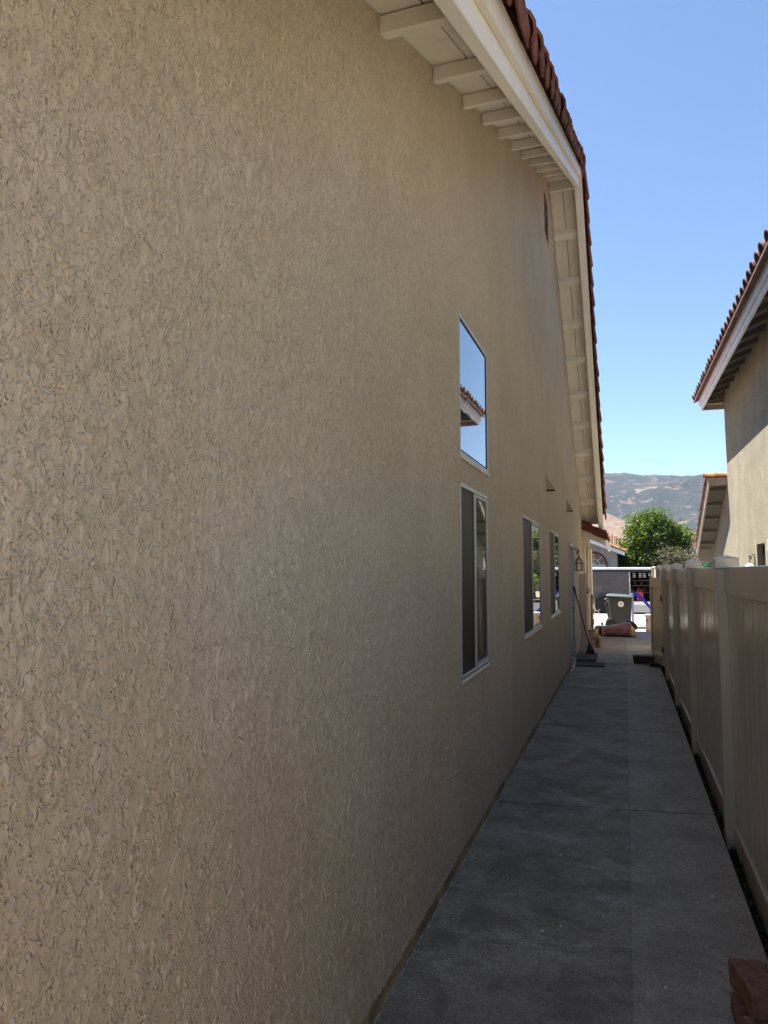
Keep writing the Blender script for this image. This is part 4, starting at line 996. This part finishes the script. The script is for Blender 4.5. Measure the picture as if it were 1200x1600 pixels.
# lower wing further back, pent roof falling away
WZ = lambda y: 3.86 - 0.52 * (y - 19.72)
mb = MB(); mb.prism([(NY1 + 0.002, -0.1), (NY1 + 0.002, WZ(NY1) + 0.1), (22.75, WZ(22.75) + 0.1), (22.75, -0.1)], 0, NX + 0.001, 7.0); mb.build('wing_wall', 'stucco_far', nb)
def wstrip(x0, x1, h0, h1, y0=19.72, y1=22.95): return [(x, y, WZ(y) + h) for x in (x0, x1) for y in (y0, y1) for h in (h0, h1)]
WXO = 2.06
MB().add(wstrip(WXO, WXO + 0.045, -0.03, 0.17), BOXF).build('wing_barge', 'taupe', nb, 0.004)
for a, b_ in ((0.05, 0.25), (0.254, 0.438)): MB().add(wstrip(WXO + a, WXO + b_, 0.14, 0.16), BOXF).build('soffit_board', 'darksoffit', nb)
MB().add(wstrip(WXO - 0.02, 7.2, 0.171, 0.21), BOXF).build('wing_roof', 'tile_pale', nb)
for k in range(5):
    y = 20.05 + k * 0.62; MB().add(wstrip(WXO + 0.046, NX - 0.001, 0.06, 0.138, y, y + 0.07), BOXF).build('lookout', 'darksoffit', nb, 0.003)
MB().box(WXO, NX + 0.0, 19.70 - 0.045, 19.715, WZ(19.7) - 0.02, WZ(19.7) + 0.17).build('end_board', 'taupe', nb, 0.004)
MB().box(WXO + 0.046, NX - 0.001, 22.9, 22.94, WZ(22.9) - 0.25, WZ(22.9) + 0.135).build('return_board', 'taupe', nb, 0.004)
ot = half_barrel(0.30, 0.12, 0.10, 0.02, 8).mesh('ridge_tile', 'tile_orange', 0, True)
for k in range(2): link('ridge_tile', ot, nb, Matrix.Translation((2.52 - k * 0.26, 19.74, WZ(19.7) + 0.185)) @ Matrix.Rotation(R(90), 4, 'Z') @ Matrix.Rotation(R(2), 4, 'X'))
wt = half_barrel(0.40, 0.115, 0.09, 0.018, 8).mesh('roof_tile', 'tile_pale', 0, True)
place_tiles(nb, wt, WXO + 0.03, 19.78, WZ(19.78) + 0.20, 22.75, WZ(22.75) + 0.20, 0.34, 4, 12)
# main eave
SLO = 0.40
MB().box(EX, EX + 0.045, NY0 - 0.4, NY1 + 0.0, EZ, EZ + 0.24).build('fascia', 'greywhite', nb, 0.005)
MB().box(EX - 0.042, EX - 0.001, NY0 - 0.4, NY1 + 0.0, EZ + 0.11, EZ + 0.285).build('trim_board', 'greywhite', nb, 0.005)
def ez(x): return EZ + 0.24 + SLO * (x - EX)
def estrip(x0, x1, y0, y1, h0, h1): return [(x, y, ez(x) + h) for x in (x0, x1) for y in (y0, y1) for h in (h0, h1)]
for k in range(24):
    y = NY1 - 0.25 - k * 0.73
    if y < NY0: break
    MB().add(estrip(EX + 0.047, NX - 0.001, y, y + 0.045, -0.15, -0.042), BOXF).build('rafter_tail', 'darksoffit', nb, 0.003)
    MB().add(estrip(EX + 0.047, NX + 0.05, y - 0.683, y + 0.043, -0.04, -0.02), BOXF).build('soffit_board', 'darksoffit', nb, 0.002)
MB().prism([(EX + 0.046, EZ), (NX + 0.15, EZ), (NX + 0.15, ez(NX + 0.15) + 0.03), (EX + 0.046, ez(EX + 0.046) + 0.03)], 1, NY1 + 0.002, NY1 + 0.04).build('return_board', 'taupe', nb, 0.004)
MB().prism([(EX + 0.047, EZ + 0.13), (NX - 0.001, EZ + 0.13), (NX - 0.001, EZ + 0.17), (EX + 0.047, EZ + 0.17)], 1, NY1 - 0.05, NY1 + 0.001).build('return_cleat', 'greywhite', nb, 0.004)
mb = MB(); mb.add(estrip(EX - 0.150, 8.5, NY0 - 0.5, NY1 + 0.15, 0.046, 0.09), BOXF); mb.build('roof', 'tile_brown', nb)
et = half_barrel(0.42, 0.130, 0.105, 0.02, 8).mesh('roof_tile', 'tile_brown', 0, True)
y = NY1 + 0.05; k = 0
SPC = 0.335
while y > NY0 - 0.4:
    for q in range(2):
        x = EX - 0.085 + 0.34 * (q + 1)
        a = math.atan(SLO)
        # barrel axis runs up the slope; low end at the eave
        rot = Matrix.Rotation(R(90), 4, 'Z') @ Matrix.Rotation(-a + R(4) + R(random.uniform(-1.5, 1.5)), 4, 'X') @ Matrix.Rotation(R(random.uniform(-4, 4)), 4, 'Y')
        link('roof_tile', et, nb, Matrix.Translation((x + random.uniform(-.012, .012), y, ez(x) + 0.09 + random.uniform(-.006, .006))) @ rot)
    y -= SPC
nb.matrix_basis = Matrix.Translation((NX, NY1, 0)) @ Matrix.Rotation(0.0125, 4, 'Z') @ Matrix.Translation((-NX, -NY1, 0)) @ Matrix.Translation((6, 12, 0))
sheet('bounce_yard', 0.81, 2.6, -3.5, 24, -0.02, 'whiteslab')  # pale ground hidden by the fence, added to bounce sun onto the tan wall
carriage_lantern((NX + 0.042, 16.35, 1.72), 'iron lantern with a pale domed shade showing above the fence on the pale house', 'dome', -1)

# ================================================================== ACROSS THE STREET
ah = thing('arched_house', 'grey stucco house with a brown arched window and white rake board across the street', 'house', (-4, 42, 0))
AY = 40.6
cx0, r0, zs = -1.62, 0.72, 2.02
arc = [(cx0 + r0 * math.cos(math.pi * k / 20), zs + r0 * math.sin(math.pi * k / 20)) for k in range(21)]
mb = MB()
def rz(x): return 2.66 - 0.40 * (x + 0.3)
outer = [(-6.0, -0.1), (cx0 - r0, -0.1), (cx0 - r0, zs)] + arc[::-1][1:-1] + [(cx0 + r0, zs), (cx0 + r0, -0.1), (-0.42, -0.1), (-0.42, rz(-0.42)), (-6.0, rz(-6.0))]
# wall as quads around the arch
def wq(pts): mb.prism(pts, 1, AY, AY + 0.25)
wq([(-6, -0.1), (cx0 - r0, -0.1), (cx0 - r0, rz(cx0 - r0)), (-6, rz(-6))])
wq([(cx0 + r0, -0.1), (-0.42, -0.1), (-0.42, rz(-0.42)), (cx0 + r0, rz(cx0 + r0))])
wq([(cx0 - r0, -0.1), (cx0 + r0, -0.1), (cx0 + r0, 0.9), (cx0 - r0, 0.9)])
for k in range(20):
    a_, b_ = arc[k], arc[k + 1]; wq([(a_[0], a_[1]), (a_[0], rz(a_[0])), (b_[0], rz(b_[0])), (b_[0], b_[1])])
mb.build('wall', 'stucco_grey', ah)
MB().box(-0.6, -0.41, AY + 0.251, AY + 8, -0.1, rz(-0.42)).build('side_wall', 'stucco_grey', ah)
mb = MB(); fr = [(cx0 + (r0 - 0.001) * math.cos(math.pi * k / 20), zs + (r0 - 0.001) * math.sin(math.pi * k / 20)) for k in range(21)]
inn = [(cx0 + (r0 - 0.09) * math.cos(math.pi * k / 20), zs + (r0 - 0.09) * math.sin(math.pi * k / 20)) for k in range(21)]
for k in range(20): mb.prism([fr[k], fr[k + 1], inn[k + 1], inn[k]], 1, AY - 0.03, AY + 0.12)
mb.box(cx0 - r0 + 0.001, cx0 - r0 + 0.09, AY - 0.03, AY + 0.12, 0.9, zs); mb.box(cx0 + r0 - 0.09, cx0 + r0 - 0.001, AY - 0.03, AY + 0.12, 0.9, zs)
w = mb.build('window', 'archframe', ah)
mb = MB(); mb.prism([(cx0 + 0.62 * math.cos(math.pi * k / 20), zs + 0.62 * math.sin(math.pi * k / 20)) for k in range(21)] , 1, AY + 0.06, AY + 0.07); mb.build('pane', 'glass', w)
mb = MB()
for a_ in (45, 90, 135): bar(mb, (cx0, AY + 0.045, zs), (cx0 + 0.62 * math.cos(R(a_)), AY + 0.045, zs + 0.62 * math.sin(R(a_))), 0.03, 0.03)
for k in range(12):
    a0, a1 = math.pi * k / 12, math.pi * (k + 1) / 12; bar(mb, (cx0 + 0.3 * math.cos(a0), AY + 0.045, zs + 0.3 * math.sin(a0)), (cx0 + 0.3 * math.cos(a1), AY + 0.045, zs + 0.3 * math.sin(a1)), 0.03, 0.03)
mb.box(cx0 - 0.62, cx0 + 0.62, AY + 0.02, AY + 0.06, zs - 0.05, zs - 0.001)
mb.build('muntin', 'sill', w)
for k in range(9): MB().box(cx0 - 0.62, cx0 + 0.62, AY + 0.05, AY + 0.075, 0.93 + k * 0.115, 1.02 + k * 0.115).build('blind_slat', 'blinds', w)
def rstrip(x0, x1, y0, y1, h0, h1): return [(x, y, rz(x) + h) for x in (x0, x1) for y in (y0, y1) for h in (h0, h1)]
MB().add(rstrip(-6, 0.0, AY - 0.45, AY - 0.40, -0.05, 0.15), BOXF).build('barge_board', 'trailerwhite', ah, 0.005)
MB().add(rstrip(-6, 0.0, AY - 0.40, AY + 8, 0.01, 0.06), BOXF).build('soffit', 'greywhite', ah)
MB().add(rstrip(-6, 0.06, AY - 0.47, AY + 8, 0.155, 0.20), BOXF).build('roof', 'tile_pale', ah)
vt = half_barrel(0.40, 0.12, 0.10, 0.02, 6).mesh('verge_tile', 'tile_orange', 0, True)
for k in range(17):
    x = -5.9 + k * 0.35
    link('verge_tile', vt, ah, Matrix.Translation((x, AY - 0.38, rz(x) + 0.19)) @ Matrix.Rotation(R(-90), 4, 'Z') @ Matrix.Rotation(-math.atan(0.40) + R(4), 4, 'X'))

def tile_house(name, label, cx, cy, w, dpt, hw, hr, rmat, wmat, rows, cols):
    """house with a hipped tile roof whose front slope shows rows of barrel tiles"""
    h = thing(name, label, 'house', (cx, cy, 0))
    MB().box(cx - w / 2, cx + w / 2, cy, cy + dpt, -0.3, hw).build('wall', wmat, h)
    e = 0.5; x0, x1, y0, y1 = cx - w / 2 - e, cx + w / 2 + e, cy - e, cy + dpt + e; ym = (y0 + y1) / 2; ins = min(w, dpt) * 0.35
    mb = MB(); mb.add([(x0, y0, hw), (x1, y0, hw), (x1, y1, hw), (x0, y1, hw), (x0 + ins, ym, hr), (x1 - ins, ym, hr)], [(0, 1, 5, 4), (1, 2, 5), (2, 3, 4, 5), (3, 0, 4), (0, 3, 2, 1)])
    mb.build('roof', rmat, h)
    MB().box(x0, x1, y0 - 0.03, y0 - 0.002, hw - 0.18, hw + 0.02).build('fascia', 'greywhite', h)
    mb = MB(); n = cols
    for i in range(n):
        fx = (i + 0.5) / n; xa = x0 + fx * (x1 - x0); t1 = min(1, min(xa - x0, x1 - xa) / ins)
        for j in range(rows):
            ta, tb = j / rows * t1, (j + 1.12) / rows * t1
            pa = Vector((xa, y0 + (ym - y0) * ta, hw + (hr - hw) * ta + 0.05)); pb = Vector((xa, y0 + (ym - y0) * min(1, tb), hw + (hr - hw) * min(1, tb) + 0.02))
            mb.tube([pa, pb], [0.13, 0.10], 6)
    o = mb.build('tile_row', rmat, h, 0, True); o['kind'] = 'stuff'
    return h
tile_house('tile_roof_house', 'pale house with a sunlit orange tile roof behind the arched house', -4.0, 52, 9.0, 9, 3.2, 5.0, 'tile_pale', 'stucco_far', 9, 34)
h2 = tile_house('red_roof_house', 'distant house with a dull red tile roof between the grey shrub and pale house', 6.6, 62, 5.5, 7, 3.4, 4.9, 'tile_brown', 'stucco_grey', 6, 20)

# trees ---------------------------------------------------------------
def tree(name, label, base, trunk_h, lobes, leafs, size, mat, seed, group=None, branches=8, cat='tree', clump=0.32, aspect=0.5):
    t = thing(name, label, cat, base, group); r = random.Random(seed); B0 = Vector(base)
    mb = MB(); mb.tube([B0 + Vector((0, 0, -0.2)), B0 + Vector((0.05, 0, trunk_h * 0.5)), B0 + Vector((-0.03, 0.05, trunk_h))], [0.17, 0.13, 0.10], 8)
    for k in range(branches):
        l = lobes[k % len(lobes)]; tgt = Vector(l[0]) + Vector((r.uniform(-.4, .4), r.uniform(-.4, .4), r.uniform(-.2, .6))) * l[1][0]
        s = B0 + Vector((0, 0, trunk_h * r.uniform(0.7, 1.0))); m_ = s.lerp(tgt, 0.5) + Vector((r.uniform(-.2, .2), r.uniform(-.2, .2), 0.15))
        mb.tube([s, m_, tgt], [0.08, 0.05, 0.015], 5)
    mb.build('trunk', 'bark', t, smooth=True)
    q = np.random.default_rng(seed); pts = []
    vol = np.array([l[1][0] * l[1][1] * l[1][2] for l in lobes]) ** 0.75; cnt = (leafs * vol / vol.sum()).astype(int)
    for l, n in zip(lobes, cnt):
        c, rad = np.array(l[0]), np.array(l[1])
        nc = max(6, n // 40)
        d = q.normal(size=(nc, 3)); d /= np.linalg.norm(d, axis=1)[:, None]
        cc = c + d * rad * (q.uniform(0.35, 1.02, nc) ** 0.55)[:, None]
        k = q.integers(0, nc, n)
        pts.append(cc[k] + q.normal(size=(n, 3)) * clump * np.array([1, 1, 0.7]))
    link('crown', leaf_mesh('crown', np.concatenate(pts), size, mat, seed, 0.3, aspect), t)
    return t
tree('leafy_tree', 'large bushy green tree rising behind the grey trailer', (1.3, 46, 0), 1.6,
     [((1.55, 46, 3.5), (1.5, 1.4, 1.5)), ((0.35, 46, 2.6), (1.15, 1.2, 1.0)), ((2.4, 46.2, 3.0), (1.3, 1.3, 1.3)), ((1.0, 45.9, 4.35), (0.95, 0.9, 0.85)), ((1.9, 46, 4.5), (0.85, 0.9, 0.95)), ((-0.15, 46, 1.9), (0.8, 0.9, 0.8)), ((3.0, 46.3, 3.6), (0.8, 0.8, 0.9)), ((1.5, 45.8, 1.9), (1.9, 1.3, 1.2))],
     30000, 0.17, 'leaf', 11, branches=14, clump=0.22)
tree('grey_shrub', 'grey half bare shrub between the green tree and the pale house', (3.3, 43, 0), 0.9,
     [((2.9, 43, 1.9), (1.1, 0.9, 0.95)), ((3.6, 43.2, 1.8), (0.95, 0.9, 0.8)), ((2.5, 43.1, 2.4), (0.7, 0.7, 0.6))], 3600, 0.12, 'leaf_grey', 12, branches=70, cat='shrub', clump=0.28)
tree('blue_green_shrub', 'blue green feathery shrub beside the pale house wing', (3.55, 35, 0), 0.6,
     [((3.5, 35, 1.6), (0.45, 0.5, 0.75)), ((3.75, 35.1, 2.3), (0.40, 0.4, 0.65)), ((3.35, 34.9, 1.2), (0.35, 0.5, 0.5))], 7000, 0.10, 'leaf_blue', 13, branches=10, cat='shrub', clump=0.12, aspect=0.25)
tree('clipped_hedge', 'bright green hedge across the street, mirrored in the middle sliding window', (5.2, 41.5, 0), 0.5,
     [((4.2, 41.6, 1.0), (1.2, 0.6, 0.9)), ((6.0, 41.6, 1.0), (1.2, 0.6, 0.9)), ((7.6, 41.6, 1.0), (1.2, 0.6, 0.9))], 9000, 0.10, 'hedge', 14, branches=6, cat='hedge', clump=0.12)
# far scrub, treetops and houses low on the hillside
pts = []
for c in range(230):
    y = random.uniform(330, 560); x = random.uniform(-25, 75) * y / 400
    h = random.uniform(2.5, 7)
    pts += [(x + random.gauss(0, h * .35), y + random.gauss(0, h * .35), 8 + (y - 310) / 240 * 10 + random.uniform(-2, 1) + abs(random.gauss(0, h * .4))) for _ in range(45)]
tag(link('far_treetops', leaf_mesh('far_treetops', pts, 1.8, 'leaf_grey', 21, 0.2, 0.8)), kind='stuff')
